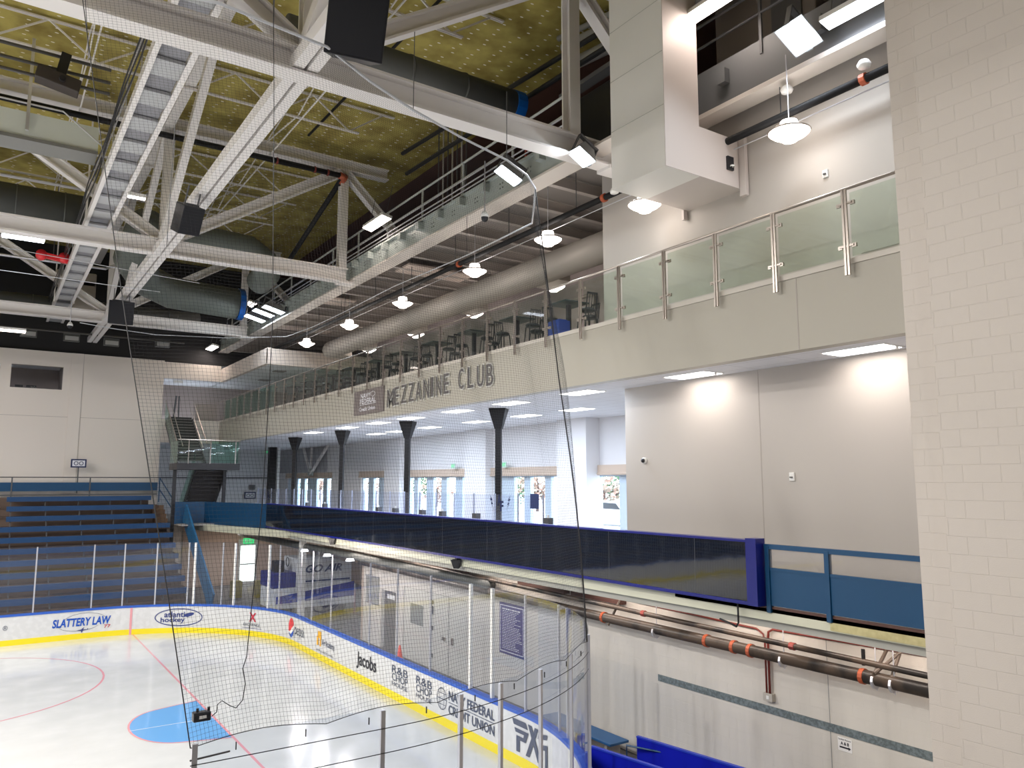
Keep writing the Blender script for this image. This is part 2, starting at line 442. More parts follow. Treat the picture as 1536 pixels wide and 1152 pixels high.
cr = [(GLX, YCR + 1.85)] + [(GLX - .9 - 1.0 * math.cos(t), YCR + 1.55 * math.sin(t)) for t in [R(80 - i * 10) for i in range(17)]] + [(GLX, YCR - 1.85)]
flat('goal_crease', cr, MBLUE, .001)
flat_strip('crease_outline', cr, .05, MRED, .0045)
flat('goal_line', [(GLX, YN + .17), (GLX, YFAR - .17), (GLX + .06, YFAR - .17), (GLX + .06, YN + .17)], MRED, .003)
fc = (-1.0, 27.9)
flat_strip('faceoff_circle', [(fc[0] + 4.5 * math.cos(R(a)), fc[1] + 4.5 * math.sin(R(a))) for a in range(0, 361, 6)], .06, MRED, .003)
flat_strip('crease_bar', [(GLX - 1.9, YCR), (GLX, YCR)], .03, MWH, .005)

# boards
S_GL = s_at(200, 945, 0)
bo = thing('dasher_boards', 'white dasher boards with yellow kick plate, blue cap and printed adverts around ice', 'rink boards', (XE, 21, 0))
sweep(0, LT, 0, 1.02, 0, .10).build('board_panel', BOARD, bo)
sweep(0, LT, 0, .20, -.012, 0.001).build('kick_plate', YEL, bo)
sweep(0, LT, 1.02, 1.09, -.02, .16).build('cap_rail', BLUEB, bo)
sweep(0, LT, .0, 1.0, .10, .14).build('rear_panel', BLUE, bo)
sweep(S_GL - .04, S_GL + .04, .0, 1.02, -.016, .001, .04).build('goal_line_mark', MRED, bo)
def ad(name, body, m, s0, s1, z0, z1, off=-.014, **k):
    return put_text(name, body, m, lambda u, v: pp(s0 + (s1 - s0) * u, z0 + (z1 - z0) * v, off), bo, **k)
def ad_strip(name, m, s0, s1, z0, z1, off=-.013): 
    return sweep(s0, s1, z0, z1, off - .001, off + .002, .1).build(name, m, bo)
def ad_shape(name, m, pts, off=-.015):
    mb = MB(); mb.v = [tuple(pp(s, z, off)) for s, z in pts]; mb.f = [tuple(range(len(pts)))]
    return mb.build(name, m, bo)
def ad_ring(name, m, cs, cz, rs, rz, wd, a0=0, a1=360, off=-.015):
    mb = MB(); aa = srange(a0, a1, 8)
    for a in aa:
        c, q = math.cos(R(a)), math.sin(R(a))
        mb.v += [tuple(pp(cs + rs * c, cz + rz * q, off)), tuple(pp(cs + (rs - wd) * c, cz + (rz - wd) * q, off))]
    for i in range(len(aa) - 1): mb.f.append((2 * i, 2 * i + 1, 2 * i + 3, 2 * i + 2))
    return mb.build(name, m, bo)
sa, sb = s_at(79, 937, .6), s_at(167, 933, .6)
ad('advert_text_slattery', 'SLATTERY LAW', BLUB, sa, sb, .47, .78, bold=.03, shear=.15)
ad('advert_text_number', '77', TEXTR, sb - .22, sb, .33, .45, bold=.02)
ad_ring('advert_ellipse', TEXTS, (sa + sb) / 2 + .1, .62, (sb - sa) * .38, .33, .012, 20, 160); ad_ring('advert_ellipse', TEXTS, (sa + sb) / 2 - .1, .55, (sb - sa) * .36, .26, .012, 200, 340)
ad_shape('advert_plane', TEXTN, [((sa + sb) / 2 + a, .32 + b) for a, b in ((-.18, 0), (-.02, .02), (.06, .09), (.09, .09), (.05, .02), (.18, .01), (.2, .05), (.22, .05), (.2, -.01), (.05, -.02), (.02, -.09), (-.01, -.09), (-.02, -.02))])
sa, sb = s_at(230, 928, .6), s_at(297, 928, .6); sm = (sa + sb) / 2
ad_ring('advert_ellipse', TEXTN, sm, .60, (sb - sa) / 2, .34, .035, 0, 360)
ad('advert_text_atlantic', 'atlantic', TEXTN, sa + (sb - sa) * .19, sa + (sb - sa) * .70, .60, .82, bold=.02)
ad('advert_text_hockey', 'hockey', TEXTN, sa + (sb - sa) * .12, sa + (sb - sa) * .62, .36, .60, bold=.02)
ad_shape('advert_puck', TEXTN, [(sm + .38 + .20 * math.cos(R(a)), .70 + .07 * math.sin(R(a)) + .04 * math.cos(R(a))) for a in range(0, 360, 20)])
sa, sb = s_at(356, 931, .6), s_at(383, 933, .6); sm = (sa + sb) / 2
ad('advert_text_x', 'X', TEXTR, sm - .16, sm + .22, .54, .88, bold=.03); ad('advert_text_exchange', 'EXCHANGE', TEXTS, sa, sb, .37, .48)
ad_strip('advert_underline', TEXTN, sa - .05, sb + .1, .29, .305)
sa, sb = s_at(420, 942, .6), s_at(461, 950, .6)
w_ = (sb - sa) * .31; cs = sa + w_ / 2 + .03
def circ(a0, a1, wave, top):
    pts = [(cs + w_ / 2 * math.cos(R(a)), .62 + .34 * math.sin(R(a))) for a in srange(a0, a1, 12)]
    return pts + wave
ad_shape('soda_disc', mat('soda_white', (.9, .9, .9), .4), [(cs + w_ / 2 * math.cos(R(a)), .62 + .34 * math.sin(R(a))) for a in range(0, 360, 12)], off=-.0145)
ad_shape('soda_red', REDB, circ(20, 205, [(cs - w_ * .15, .50), (cs + w_ * .12, .60)], 1), off=-.0165)
ad_shape('soda_blue', BLUB, circ(212, 352, [(cs + w_ * .2, .48), (cs - w_ * .1, .38)], 0), off=-.0165)
ad('advert_text_pepsi', 'pepsi', TEXTS, sa + w_ + .12, sb, .32, .80, bold=-.005)
sa, sb = s_at(473, 960, .6), s_at(506, 972, .6)
ad_shape('advert_emblem', ORB, [(sa, .45), (sa + .15, .45), (sa + .15, .7), (sa + .28, .7), (sa + .28, .45), (sa + .4, .45), (sa + .4, .92), (sa + .1, .92), (sa + .1, .75), (sa, .75)])
ad('advert_text_academy', 'Air Academy', TEXTS, sa + .5, sb, .46, .72, bold=.01); ad('advert_text_credit', 'FEDERAL CREDIT UNION', TEXTS, sa, sb - .1, .27, .33)
sa, sb = s_at(522, 990, .6), s_at(567, 1002, .6)
ad('advert_text_jacobs', 'Jacobs', TEXTK, sa, sb, .34, .84, bold=.02)
for (a, b) in (((590, 1010), (608, 1022)), ((620, 1028), (639, 1040))):
    sa, sb = s_at(*a, .65), s_at(*b, .65)
    ad('advert_text_rib', 'R&B', TEXTS, sa, sb, .70, .90); ad('advert_text_chop', 'CHOP', TEXTS, sa, sb, .50, .69); ad('advert_text_house', 'HOUSE', TEXTS, sa, sb, .36, .47)
sa, sb = s_at(659, 1045, .6), s_at(747, 1085, .6)
q = (sb - sa) * .17
ad_ring('advert_globe', TEXTS, sa + q * .5, .62, q * .55, .26, .018); ad_ring('advert_globe', TEXTS, sa + q * .5, .62, q * .25, .26, .012)
ad_strip('advert_globe_line', TEXTS, sa, sa + q, .61, .625); ad_strip('advert_globe_line', TEXTS, sa + .05, sa + q - .05, .74, .752); ad_strip('advert_globe_line', TEXTS, sa + .05, sa + q - .05, .48, .492)
ad('advert_text_navy', 'NAVY FEDERAL', TEXTS, sa + q * 1.25, sb, .66, .88, bold=.02); ad('advert_text_union', 'CREDIT UNION', TEXTS, sa + q * 1.25, sb, .34, .56, bold=.02)
ad_strip('advert_underline', TEXTS, sa + q * 1.25, sb, .60, .615)
sa, sb = s_at(772, 1098, .6), s_at(826, 1128, .6); W = sb - sa
for pts in ([(0, .92), (.36, .92), (.42, .80), (.04, .80)], [(.06, .74), (.44, .74), (.36, .52), (.20, .52), (.20, .28), (.11, .28), (.11, .60), (.30, .60), (.31, .66), (.09, .66)],
            [(.42, .92), (.52, .92), (.82, .28), (.70, .28)], [(.62, .92), (.72, .92), (.46, .28), (.36, .28)],
            [(.72, .84), (1.0, .92), (.98, .82), (.70, .74)], [(.80, .66), (1.0, .72), (1.0, .30), (.92, .28), (.92, .60), (.78, .56)]):
    ad_shape('advert_golf_mark', TEXTS, [(sa + u * W, z) for u, z in pts])
ad('advert_text_registered', '®', TEXTS, s_at(3, 938, .6), s_at(10, 938, .6), .55, .72)

# glass above boards
S_END = L1 + LA + L2 + LA + 1.94
def glass_run(name, label, posts, white, z1, s_start, s_stop, group=None):
    g = thing(name, label, 'rink glass', tuple(pp((s_start + s_stop) / 2, 1.09, .07)))
    ps = sorted(posts); edges = [s_start] + ps + [s_stop]
    for a, b in zip(edges, edges[1:]):
        if b - a < .15: continue
        sweep(a + .012, b - .012, 1.09, z1, .065, .077, .35).build('glass_pane', GLS, g)
    for s in ps:
        x, y, tx, ty = path(s)
        big = s in white
        p0 = pp(s, 1.09, .09); p1 = pp(s, z1 - .02, .09)
        MB().bar(p0, p1, .075 if big else .04, .07 if big else .05, (tx, ty, 0)).build('glass_post', WHITEP if big else ALU, g)
    return g
far_posts = [s_at(x, 912, 1.09) for x in (47, 136, 181, 224, 265, 312)]
far_white = [s_at(x, 910, 1.09) for x in (278, 340)]
pre = [far_posts[0] - 2.0 * i for i in range(1, 10)]
S_C = s_at(372, 914, 1.09)
glass_run('far_glass_shield', 'clear rink glass on posts above far side boards in front of blue bleachers', far_posts + far_white + pre, far_white, 3.5, 2, S_C)
end_posts = [s_at(x, y, 1.09) for x, y in ((403, 917), (440, 925), (463, 932), (500, 943), (555, 968), (601, 985), (650, 1006), (777, 1070), (825, 1098))]
end_white = [s_at(387, 915, 1.09), s_at(705, 1033, 1.09), s_at(735, 1047, 1.09)]
S_N0 = L1 + LA + L2 + .6
glass_run('end_glass_shield', 'clear rink glass on posts above end boards, purple rules sign behind it', end_posts + end_white, end_white, 3.5, S_C, S_N0)
near_posts = [s_at(x, y, 3.5, True) for x, y in ((555, 1046), (667, 1030), (728, 1018), (895, 990) if False else (830, 998), (862, 970))]
near_posts = []
for x, y in ((283, 1106), (555, 1050), (667, 1031), (728, 1018), (800, 1000), (852, 978)):
    near_posts.append(s_at(x, y, 3.5, True))
glass_run('near_glass_shield', 'clear rink glass on grey posts at near corner, carrying bottom of the net', near_posts + [L1 + LA + L2 + 1.9, L1 + LA + L2 + 3.2, L1 + LA + L2 + 4.5], [], 3.5, S_N0, S_END + .0)

# ------------------------------------------------------------ building shell
# far wall (Y=47) with niche opening and press-box window
fw = MB()
ZT = 12.72
def wallY(mb, x0, x1, z0, z1, y0=YW, t=.3): mb.box(x0, x1, y0, y0 + t, z0, z1)
wallY(fw, -45, .75, 0, 10.72); wallY(fw, .75, 3.1, 0, 10.72); wallY(fw, 3.1, 8.05, 0, ZT)
wallY(fw, -45, -3.2, 10.72, ZT); wallY(fw, -3.2, 3.1, 11.93, ZT)
wallY(fw, 8.05, 18.6, 0, ZK - .1); wallY(fw, 8.05, XF + .1, ZC, ZM - .02); wallY(fw, 8.05, 11.15, 11.74, ZT - .06)
fw.box(.30, .78, YW - .0, YW + .3, 10.72, 11.93)
o = struct(fw.build('wall_far', WALL))
jm = mat('joint_line', (.45, .41, .38), .8)
for (x0, x1, z0, z1) in ((-20, 8.0, 9.28, 9.30), (4.02, 4.04, 5.3, ZT)):
    struct(MB().box(x0, x1, YW - .006, YW + .01, z0, z1).build('trim_1', jm))
pil = struct(MB().box(3.45, 4.02, YW - .05, YW, 5.3, ZT).build('trim_2', WALL))
# press box behind the opening
pb = MB(); pb.box(-3.2, 3.1, 50, 50.1, 10.3, 12.2); pb.box(3.1, 3.2, YW + .3, 50, 10.3, 12.2); pb.box(-3.3, -3.2, YW + .3, 50, 10.3, 12.2)
struct(pb.build('wall_pressbox', TAUPE)); struct(MB().box(-3.2, 3.1, YW + .3, 50, 12.1, 12.2).build('ceiling_pressbox', CEILT)); struct(MB().box(-3.2, 3.1, YW + .3, 50, 10.2, 10.3).build('floor_pressbox', CONC))
wf = struct(MB().box(-3.2, .30, YW + .1, YW + .16, 10.72, 10.76).box(.78, 3.1, YW + .1, YW + .16, 10.72, 10.76).build('window_1', DARK))
MB().box(-3.2, .30, YW + .12, YW + .13, 10.76, 11.9).box(.78, 3.1, YW + .12, YW + .13, 10.76, 11.9).build('window_pane', GLW, wf)
for x0, x1 in ((1.0, 1.35), (1.5, 1.95)): tag(MB().box(x0, x1, YW + .35, YW + .6, 10.76, 10.9).box(x0 + .05, x1 - .05, YW + .4, YW + .45, 10.74, 10.80).build('counter_device', BLACKM), 'dark low device on press box counter, %s one' % ('left' if x0 < 1.2 else 'right'), 'device')
# niche behind opening
nb = MB(); nb.box(8.05, 18, 50.2, 50.3, ZM, 12.5); nb.box(7.95, 8.05, YW + .3, 50.2, ZM, 12.5)
struct(nb.build('wall_niche', TAUPE))
# header box over mezzanine end
hb = MB(); hb.box(11.15, 11.35, 37.9, YW, 11.70, 12.48); hb.box(11.15, 18, 37.87, 38.07, 11.65, 12.44)
struct(hb.build('wall_header', mat('header_paint', (.66, .58, .52), .6)))
struct(MB().box(11.2, 18, 38, 50.2, 11.72, 11.8).box(8.05, 11.3, YW + .3, 50.2, 11.72, 11.8).build('ceiling_header', CEILT))
for x, y in ((12.6, 40.6), (13.0, 44.6)): tag(MB().box(x - .3, x + .3, y - .3, y + .3, 11.69, 11.72).lathe([(.22, -.035), (.18, -.05)], (x, y, 11.72), 12).build('ceiling_diffuser', mat('diffuser', (.35, .33, .32), .6)), 'square air diffuser in end soffit, %s one' % ('nearer' if y < 42 else 'further'), 'air vent')

# mezzanine slab, fascia
mz = MB(); mz.box(XF, XF + .25, -12, YW + .3, ZC, 9.40); mz.box(XF + .25, 18, -12, 50.2, 9.15, ZM - .01)
o = struct(mz.build('wall_fascia', FASC))
struct(MB().box(XF - .03, XF + .1, -12, YW, 9.34, 9.43).build('trim_3', mat('fascia_cap', (.62, .58, .52), .5)))
struct(MB().box(8.05, XF, YW + .02, YW + .3, ZM - .3, ZM - .02).build('floor_landing', CONC))
# second fascia panel joint
struct(MB().box(XF - .004, XF, 7.9, 7.92, ZC, 9.34).build('trim_4', jm))
# ceiling below mezzanine with tile grid
def tiles(name, m0, g):
    if name in MATS: return MATS[name]
    m = mat(name, m0, .8); nt = m.node_tree; b = nt.nodes['Principled BSDF']
    tc = nt.nodes.new('ShaderNodeTexCoord'); br = nt.nodes.new('ShaderNodeTexBrick'); br.offset = 0
    br.inputs['Scale'].default_value = 1; br.inputs['Brick Width'].default_value = .61; br.inputs['Row Height'].default_value = 1.22; br.inputs['Mortar Size'].default_value = .012
    br.inputs['Color1'].default_value = (*m0, 1); br.inputs['Color2'].default_value = (*[c * .98 for c in m0], 1); br.inputs['Mortar'].default_value = (*g, 1)
    nt.links.new(tc.outputs['Object'], br.inputs['Vector']); nt.links.new(br.outputs['Color'], b.inputs['Base Color']); return m
struct(MB().box(XF + .25, XW, 13.7, YE, ZC + .0, ZC + .05).box(8.1, XF + .25, YW + .3, YE, ZC, ZC + .05).box(XF + .25, XU, -12, 13.7, ZC, ZC + .05).build('ceiling_club', tiles('tile_grid', (.74, .75, .79), (.55, .55, .58))))
# lower club wall by the column (X=12.55, up to Y=13.7), return wall, then open club
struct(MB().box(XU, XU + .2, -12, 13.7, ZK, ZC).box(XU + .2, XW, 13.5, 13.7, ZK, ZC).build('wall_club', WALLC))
struct(MB().box(XU - .004, XU, 9.82, 9.835, ZK, ZC).build('trim_5', jm))
# upper wall
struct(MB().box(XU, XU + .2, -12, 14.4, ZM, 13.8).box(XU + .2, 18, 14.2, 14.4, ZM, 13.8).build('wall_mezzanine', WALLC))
struct(MB().box(XU - .02, XU, -12, 7.5, 9.9, 9.98).build('trim_6', WALLC))
struct(MB().box(18, 18.2, 14.2, 50.3, ZM, 14).build('wall_mezzanine_rear', PURP))
# concourse floor slab and edge beam
struct(MB().box(XF + .05, XW + .2, -12, YE, ZK - .08, ZK).box(8.0, XF + .05, YW, YE, ZK - .08, ZK).box(8.3, XF + .05, 41.5, YW, ZK - .08, ZK).build('floor_concourse', CONC))
struct(MB().box(XF + .0, XF + .3, -12, 34.0, 3.56, 3.76).build('trim_7', BEAMC))
struct(MB().box(XF + .1, XF + .35, -12, 34.0, 3.42, 3.56).build('trim_8', BEAMG))
struct(MB().box(XF + .4, XW, -12, YW, 3.64, 3.70).build('ceiling_lower', mat('soffit_taupe', (.50, .42, .38), .8)))
# beam continuing to the left behind the blue rail
struct(MB().prism([(XF, 34., 3.45), (XF + .3, 34., 3.45), (9.4, 42.5, 3.45), (9.1, 42.5, 3.45)], (0, 0, .3)).build('trim_9', BEAMC))
# lower block wall X=12.2, from behind column to the doors
lw = MB(); lw.box(XL, XL + .3, -12, 20.4, 0, 3.64)
lw.box(XL, XL + .3, 20.4, 22.6, 2.35, 3.64); lw.box(XL, XL + .3, 22.6, 24.6, 2.35, 3.64); lw.box(XL, XL + .3, 22.6, 22.75, 0, 2.35)
lw.box(XL, XL + .3, 24.6, 25.2, 0, 3.64); lw.box(XL, XL + .3, 25.2, 26.4, 2.05, 3.64); lw.box(XL, XL + .3, 26.4, 28.0, 0, 3.64)
struct(lw.build('wall_lower', CMUL))
struct(MB().box(XL, XL + 6, 28.0, 28.2, 0, 3.64).box(18.4, 18.6, 28, YW, 0, 3.64).build('wall_bay', cmu('tan_block_x', (.52, .42, .35), 'x')))
struct(MB().box(9.5, 18.4, YW - .08, YW - .01, 0, 3.64).build('wall_bay_far', CMUT))
# window wall
winx = [(13.9, 17.4), (19.4, 20.9)]
def yofpx(px): return PX(px, 712, XW).y
groups = [(870, 934, [(876, 885), (896, 926)]), (742, 837, [(742, 746), (769, 784), (793, 815), (824, 837)]), (613, 704, [(613, 619), (625, 638), (648, 660), (668, 681), (691.5, 704)]),
          (543, 583, [(543, 551), (558.7, 566.5), (574.4, 583)]), (432, 497, [(435.7, 439.6), (445.5, 449.4), (456, 460), (473.8, 483.5), (489.4, 495.3)])]
ww = MB(); HZ = 6.15; SZ = 4.0
ww.box(XW, XW + .3, 13.5, YE, HZ, ZC); ww.box(XW, XW + .3, 13.5, YE, ZK, SZ)
ye = 13.5; wi = 2
for (g0, g1, panes) in groups:
    y0, y1 = yofpx(g1) - .1, yofpx(g0) + .1
    if g1 == 934: y0 = 17.0
    if y0 > ye: ww.box(XW, XW + .3, ye, y0, SZ, HZ)
    y1 = min(y1, YE - .1); ye = y1
    fr = MB(); ys = []
    for a, b in panes: ys.append((yofpx(b), yofpx(a)))
    if g1 == 934: ys.append((17.3, 19.0))
    ys = sorted([(max(a, y0), min(b, YE - .2)) for a, b in ys if a < YE - .5])
    c = y0
    for a, b in ys:
        if a > c: fr.box(XW + .08, XW + .24, c, a, SZ, HZ)
        fr.box(XW + .10, XW + .2, a, b, HZ - .07, HZ); fr.box(XW + .10, XW + .2, a, b, SZ, SZ + .1); c = b
    if y1 > c: fr.box(XW + .08, XW + .24, c, y1, SZ, HZ)
    f = struct(fr.build('window_%d' % wi, WFR)); wi += 1
    pn = MB()
    for a, b in ys: pn.box(XW + .14, XW + .15, a, b, SZ + .1, HZ - .07)
    pn.build('window_pane', GLW, f)
    tag(MB().box(XW - .10, XW - .01, y0 - .1, y1 + .1, HZ + .02, HZ + .32).tube([(XW - .09, y0 - .1, HZ + .02), (XW - .09, y1 + .1, HZ + .02)], .05, 8).build('roller_shade', SHADE),
        'tan roller shade rolled up above the %s window group' % {934: 'rightmost club', 837: 'second from right club', 704: 'middle club', 583: 'three-pane club', 497: 'leftmost club'}[g1], 'window shade')
if ye < YE: ww.box(XW, XW + .3, ye, YE, SZ, HZ)
struct(ww.build('wall_windows', WALLB))
# pilasters
struct(MB().box(XW - .6, XW, 20.55, 22.2, ZK, ZC).build('trim_10', WALLB))
struct(MB().box(XW - .35, XW, 35.5, 37.3, ZK, ZC).build('trim_11', WALLB))
struct(MB().box(XW - .35, XW, 27.4, 29.1, ZK, ZC).build('trim_12', WALLB))
# far end wall of the club
struct(MB().box(7.5, XW + .3, YE, YE + .2, ZK - .1, ZC).box(7.8, 8.0, YW + .3, YE, ZK, ZC).build('wall_club_end', WALLB))
struct(MB().box(8.0, XW, YE - .05, YE, 6.12, 6.2).build('trim_13', DARK))
# grey wall zone with V brace
struct(MB().box(XW - .06, XW, 46.4, 55.5, 6.5, ZC).build('trim_18', mat('grey_recess', (.42, .42, .45), .7)))
bp = [PX(x, y, XW - .3) for x, y in ((454, 668), (494, 664), (466, 711))]
vb = thing('steel_brace', 'white V shaped steel brace against grey wall at far end of club', 'brace', tuple(bp[2]))
MB().bar(bp[0], bp[2], .14, .14).build('brace_bar', STEEL, vb); MB().bar(bp[1], bp[2], .14, .14).build('brace_bar', STEEL, vb)
MB().bar((XW - .3, bp[2].y, ZC), bp[2], .12, .12).build('brace_bar', STEEL, vb)
MB().box(XW - .36, XW - .26, bp[2].y - .4, bp[2].y + .4, bp[2].z - .1, bp[2].z + .35).build('gusset_plate', GIRD, vb)

# near column: block pier in two planes
struct(MB().box(9.6, 13, 3.9, PX(1363, 576, 9.6).y, -.02, 19).build('wall_pier', CMU))
yb = PX(1405, 576, 9.25).y
struct(MB().box(9.25, 9.62, -12, yb, -.02, 19).build('wall_right', CMU))

# roof: insulated deck over arena
ZD = 18.6
struct(MB().box(-45, 14.2, -12, 48, ZD, ZD + .1).build('ceiling', INSUL))
struct(MB().box(14.2, 20, -12, 50, ZD, ZD + .1).build('ceiling_side', BROWN))
struct(MB().box(-45, 20, -12.2, -12, -.3, ZD).box(-45.2, -45, -12, 60, -.3, ZD).box(-45, 20, 50.5, 50.7, ZT - .4, ZD).box(18.2, 18.4, -12, 50.5, ZC, ZD).build('wall_outer', mat('dark_wall', (.20, .19, .18), .8)))
# dark plenum above far wall
struct(MB().box(-45, 18, YW + .35, YW + .45, ZT, ZD).build('wall_plenum', mat('plenum_black', (.02, .02, .022), .8)))

# ================================================================== ROOF STEEL
TY = [13.2, 27.1, 40.5]; ZB = 13.55; ZTOP = 17.75
NODES = [-20.6, -14.4, -8.1, -1.9, 4.4, 10.6]
lbl = ['nearest', 'middle', 'furthest']
for ti, ty in enumerate(TY):
    zb = ZB - (.12 if ti == 0 else 0)
    t = thing('roof_truss', '%s white steel roof truss spanning toward the club side' % lbl[ti], 'roof truss', (0, ty, zb), 'roof trusses')
    xe = {0: 11.9, 1: 10.8, 2: 10.8}[ti]
    MB().ibeam((-40, ty, zb + .05), (xe, ty, zb + .05), .42, .52, .05).build('bottom_chord', STEEL, t)
    MB().ibeam((-40, ty, ZTOP + .15), (12.4, ty, ZTOP + .15), .36, .42, .05).build('top_chord', STEEL, t)
    top = ti == 99
    for i, x in enumerate(NODES):
        # bottom nodes at 4.4, -8.1, -20.6 ; top nodes at 10.6, -1.9, -14.4
        MB().ibeam((x, ty, zb + .3), (x, ty, ZTOP), .3, .3, .04, (0, 1, 0)).build('vertical', STEEL, t)
    for a, b in ((4.4, 10.6), (4.4, -1.9), (-8.1, -1.9), (-8.1, -14.4), (-20.6, -14.4)):
        MB().ibeam((a, ty, zb + .25), (b, ty, ZTOP - .05), .30, .36, .05, (0, 0, 1)).build('diagonal', STEEL, t)
    MB().ibeam((10.6, ty, ZTOP - .05), (14.2, ty, 14.3), .30, .30, .04).build('diagonal', STEEL, t)
    MB().box(xe - .35, xe + .25, ty - .24, ty + .24, zb - .28, zb - .2).build('bearing_plate', STEEL, t)
# longitudinal truss at X=4.3
t = thing('longitudinal_truss', 'white double-chord steel truss running away over the goal line', 'roof truss', (4.3, 27, ZB), 'roof trusses')
for dx in (-.13, .13):
    MB().bar((4.3 + dx, -4, ZB - .12), (4.3 + dx, 46.5, ZB - .12), .2, .26).build('bottom_chord', STEEL, t)
MB().bar((4.3, -4, ZB - .02), (4.3, 46.5, ZB - .02), .3, .1).build('spine_plate', STEEL, t)
MB().ibeam((4.3, -4, ZTOP + .1), (4.3, 46.5, ZTOP + .1), .3, .36, .04).build('top_chord', STEEL, t)
for a, b in ((13.2, 20.1), (27.1, 20.1), (40.5, 33.8), (13.2, 6.4), (27.1, 33.8)):
    if (a, b) == (27.1, 33.8):
        MB().bar((4.3, 27.1, ZTOP - .1), (4.3, 33.9, ZB + .2), .22, .26).build('diagonal', STEEL, t)
    else:
        MB().bar((4.3, a, ZB + .1), (4.3, b, ZTOP - .1), .22, .28).build('diagonal', STEEL, t)
# second longitudinal line, left
t = thing('longitudinal_truss', 'white steel truss running away left of the grey catwalk', 'roof truss', (-8.1, 27, ZB), 'roof trusses')
MB().ibeam((-8.1, -4, ZB - .1), (-8.1, 46.5, ZB - .1), .3, .3, .04).build('bottom_chord', STEEL, t)
MB().ibeam((-8.1, -4, ZTOP + .1), (-8.1, 46.5, ZTOP + .1), .3, .36, .04).build('top_chord', STEEL, t)
for a, b in ((13.2, 20.1), (27.1, 20.1), (27.1, 33.8), (40.5, 33.8)):
    MB().bar((-8.1, a, ZB + .1), (-8.1, b, ZTOP - .1), .22, .28).build('diagonal', STEEL, t)

# open-web joists along X, every ~2 m
def joist_mesh():
    mb = MB(); zt, zb2 = ZD - .10, ZD - 1.0
    for dy in (-.035, .035):
        mb.bar((-30, dy, zt), (11.0, dy, zt), .035, .05); mb.bar((-28, dy, zb2), (9.7, dy, zb2), .035, .05)
    x = -29.4; up = True
    while x < 9.6:
        x2 = x + 1.25
        mb.bar((x, 0, zt if up else zb2), (x2, 0, zb2 if up else zt), .045, .045)
        x = x2; up = not up
    return mb
jy = [9.8, 16.65, 20.1, 23.55, 30.5, 33.9, 37.3]
first = None
for i, y in enumerate(jy):
    if first is None:
        j = joist_mesh().build('bar_joist', STEEL); first = j
    else:
        j = first.copy(); COL.objects.link(j)
    j.location = (0, y, 0)
    tag(j, 'white open-web bar joist below olive roof deck, %s counted from the near end' % ('first second third fourth fifth sixth seventh eighth ninth tenth eleventh twelfth thirteenth'.split()[i]), 'bar joist', 'bar joists under the roof')
# bridging rods across joists
for i, x in enumerate((-6.3, 1.6, 7.6)):
    b = MB()
    for a, c in zip(jy, jy[1:]):
        b.bar((x, a, ZD - .12), (x, c, ZD - .95), .035, .035); b.bar((x, c, ZD - .12), (x, a, ZD - .95), .035, .035)
    b.bar((x + .1, 9.8, ZD - 1.03), (x + .1, 37.3, ZD - 1.03), .04, .04)
    tag(b.build('joist_bridging', STEEL), 'white cross bridging between joists, %s line counted from the left' % ('first second third'.split()[i]), 'bridging', 'joist bridging')

# catwalk pan running away left (cable tray box with side channels)
cwk = thing('catwalk', 'grey metal catwalk pan with white side channels running away under the roof', 'catwalk', (2.5, 27, 14.2))
MB().box(2.2, 2.8, 8, 46.5, 14.34, 14.37).build('walk_pan', mat('catwalk_pan', (.27, .27, .29), .5), cwk)
for x in (2.14, 2.82): MB().box(x, x + .05, 8, 46.5, 14.2, 14.5).box(x - .02 if x < 2.5 else x - .03, x + .09, 8, 46.5, 14.19, 14.22).build('side_channel', STEEL, cwk)
y = 8.4
while y < 46.5:
    MB().box(2.2, 2.8, y, y + .72, 14.25, 14.32).build('cross_panel', mat('pan_light', (.46, .47, .48), .5), cwk); y += 1.5
for x in (2.16, 2.84):
    rl = MB(); y = 8.4
    rl.tube([(x, 8, 15.35), (x, 46, 15.35)], .02, 6); rl.tube([(x, 8, 14.95), (x, 46, 14.95)], .016, 6)
    while y < 46.5: rl.tube([(x, y, 14.4), (x, y, 15.35)], .018, 6); y += 2.2
    rl.build('guard_rail', ALU, cwk)
for (ya, yb2) in ((13.2, 13.2), (27.1, 27.1), (40.5, 40.5)):
    MB().bar((2.1, ya, 14.1), (2.1, ya, 17.6), .05, .05).bar((2.9, ya, 14.1), (2.9, ya, 17.6), .05, .05).build('hanger', STEEL, cwk)
# cables draped along the catwalk
cb = MB()
for k in range(3):
    pts = []
    for i in range(40):
        y = 9 + i * .95; pts.append((2.04 - .035 * k + .02 * math.sin(i * .9 + k), y, 14.55 + .06 * math.sin(i * .7 + k * 1.3) + .05 * k))
    cb.tube(pts, .018, 5)
tag(cb.build('cable_bundle', BLACK), 'bundle of black cables draped along left side of the grey catwalk', 'cables')

# cross catwalk / duct in white-green at left (px 0-180, y 130-265)
t = thing('cross_duct', 'pale green-grey rectangular duct crossing behind the catwalk at left', 'duct', (0, 24, 15))
MB().box(-30, 2.0, 23.6, 24.4, 15.05, 15.75).build('duct_body', mat('pale_green_duct', (.72, .77, .73), .5), t)
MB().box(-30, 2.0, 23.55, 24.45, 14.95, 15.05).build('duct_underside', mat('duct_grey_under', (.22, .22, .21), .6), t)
MB().tube([(-30, 23.5, 15.95), (1.1, 23.5, 15.95), (2.1, 23.5, 15.2)], .025, 6).build('pipe_rail', ALU, t)
for x in (-5.2, -2.4, .3): MB().bar((x, 23.5, 15.2), (x, 23.5, 17.8), .08, .08).build('hanger', ALU, t)
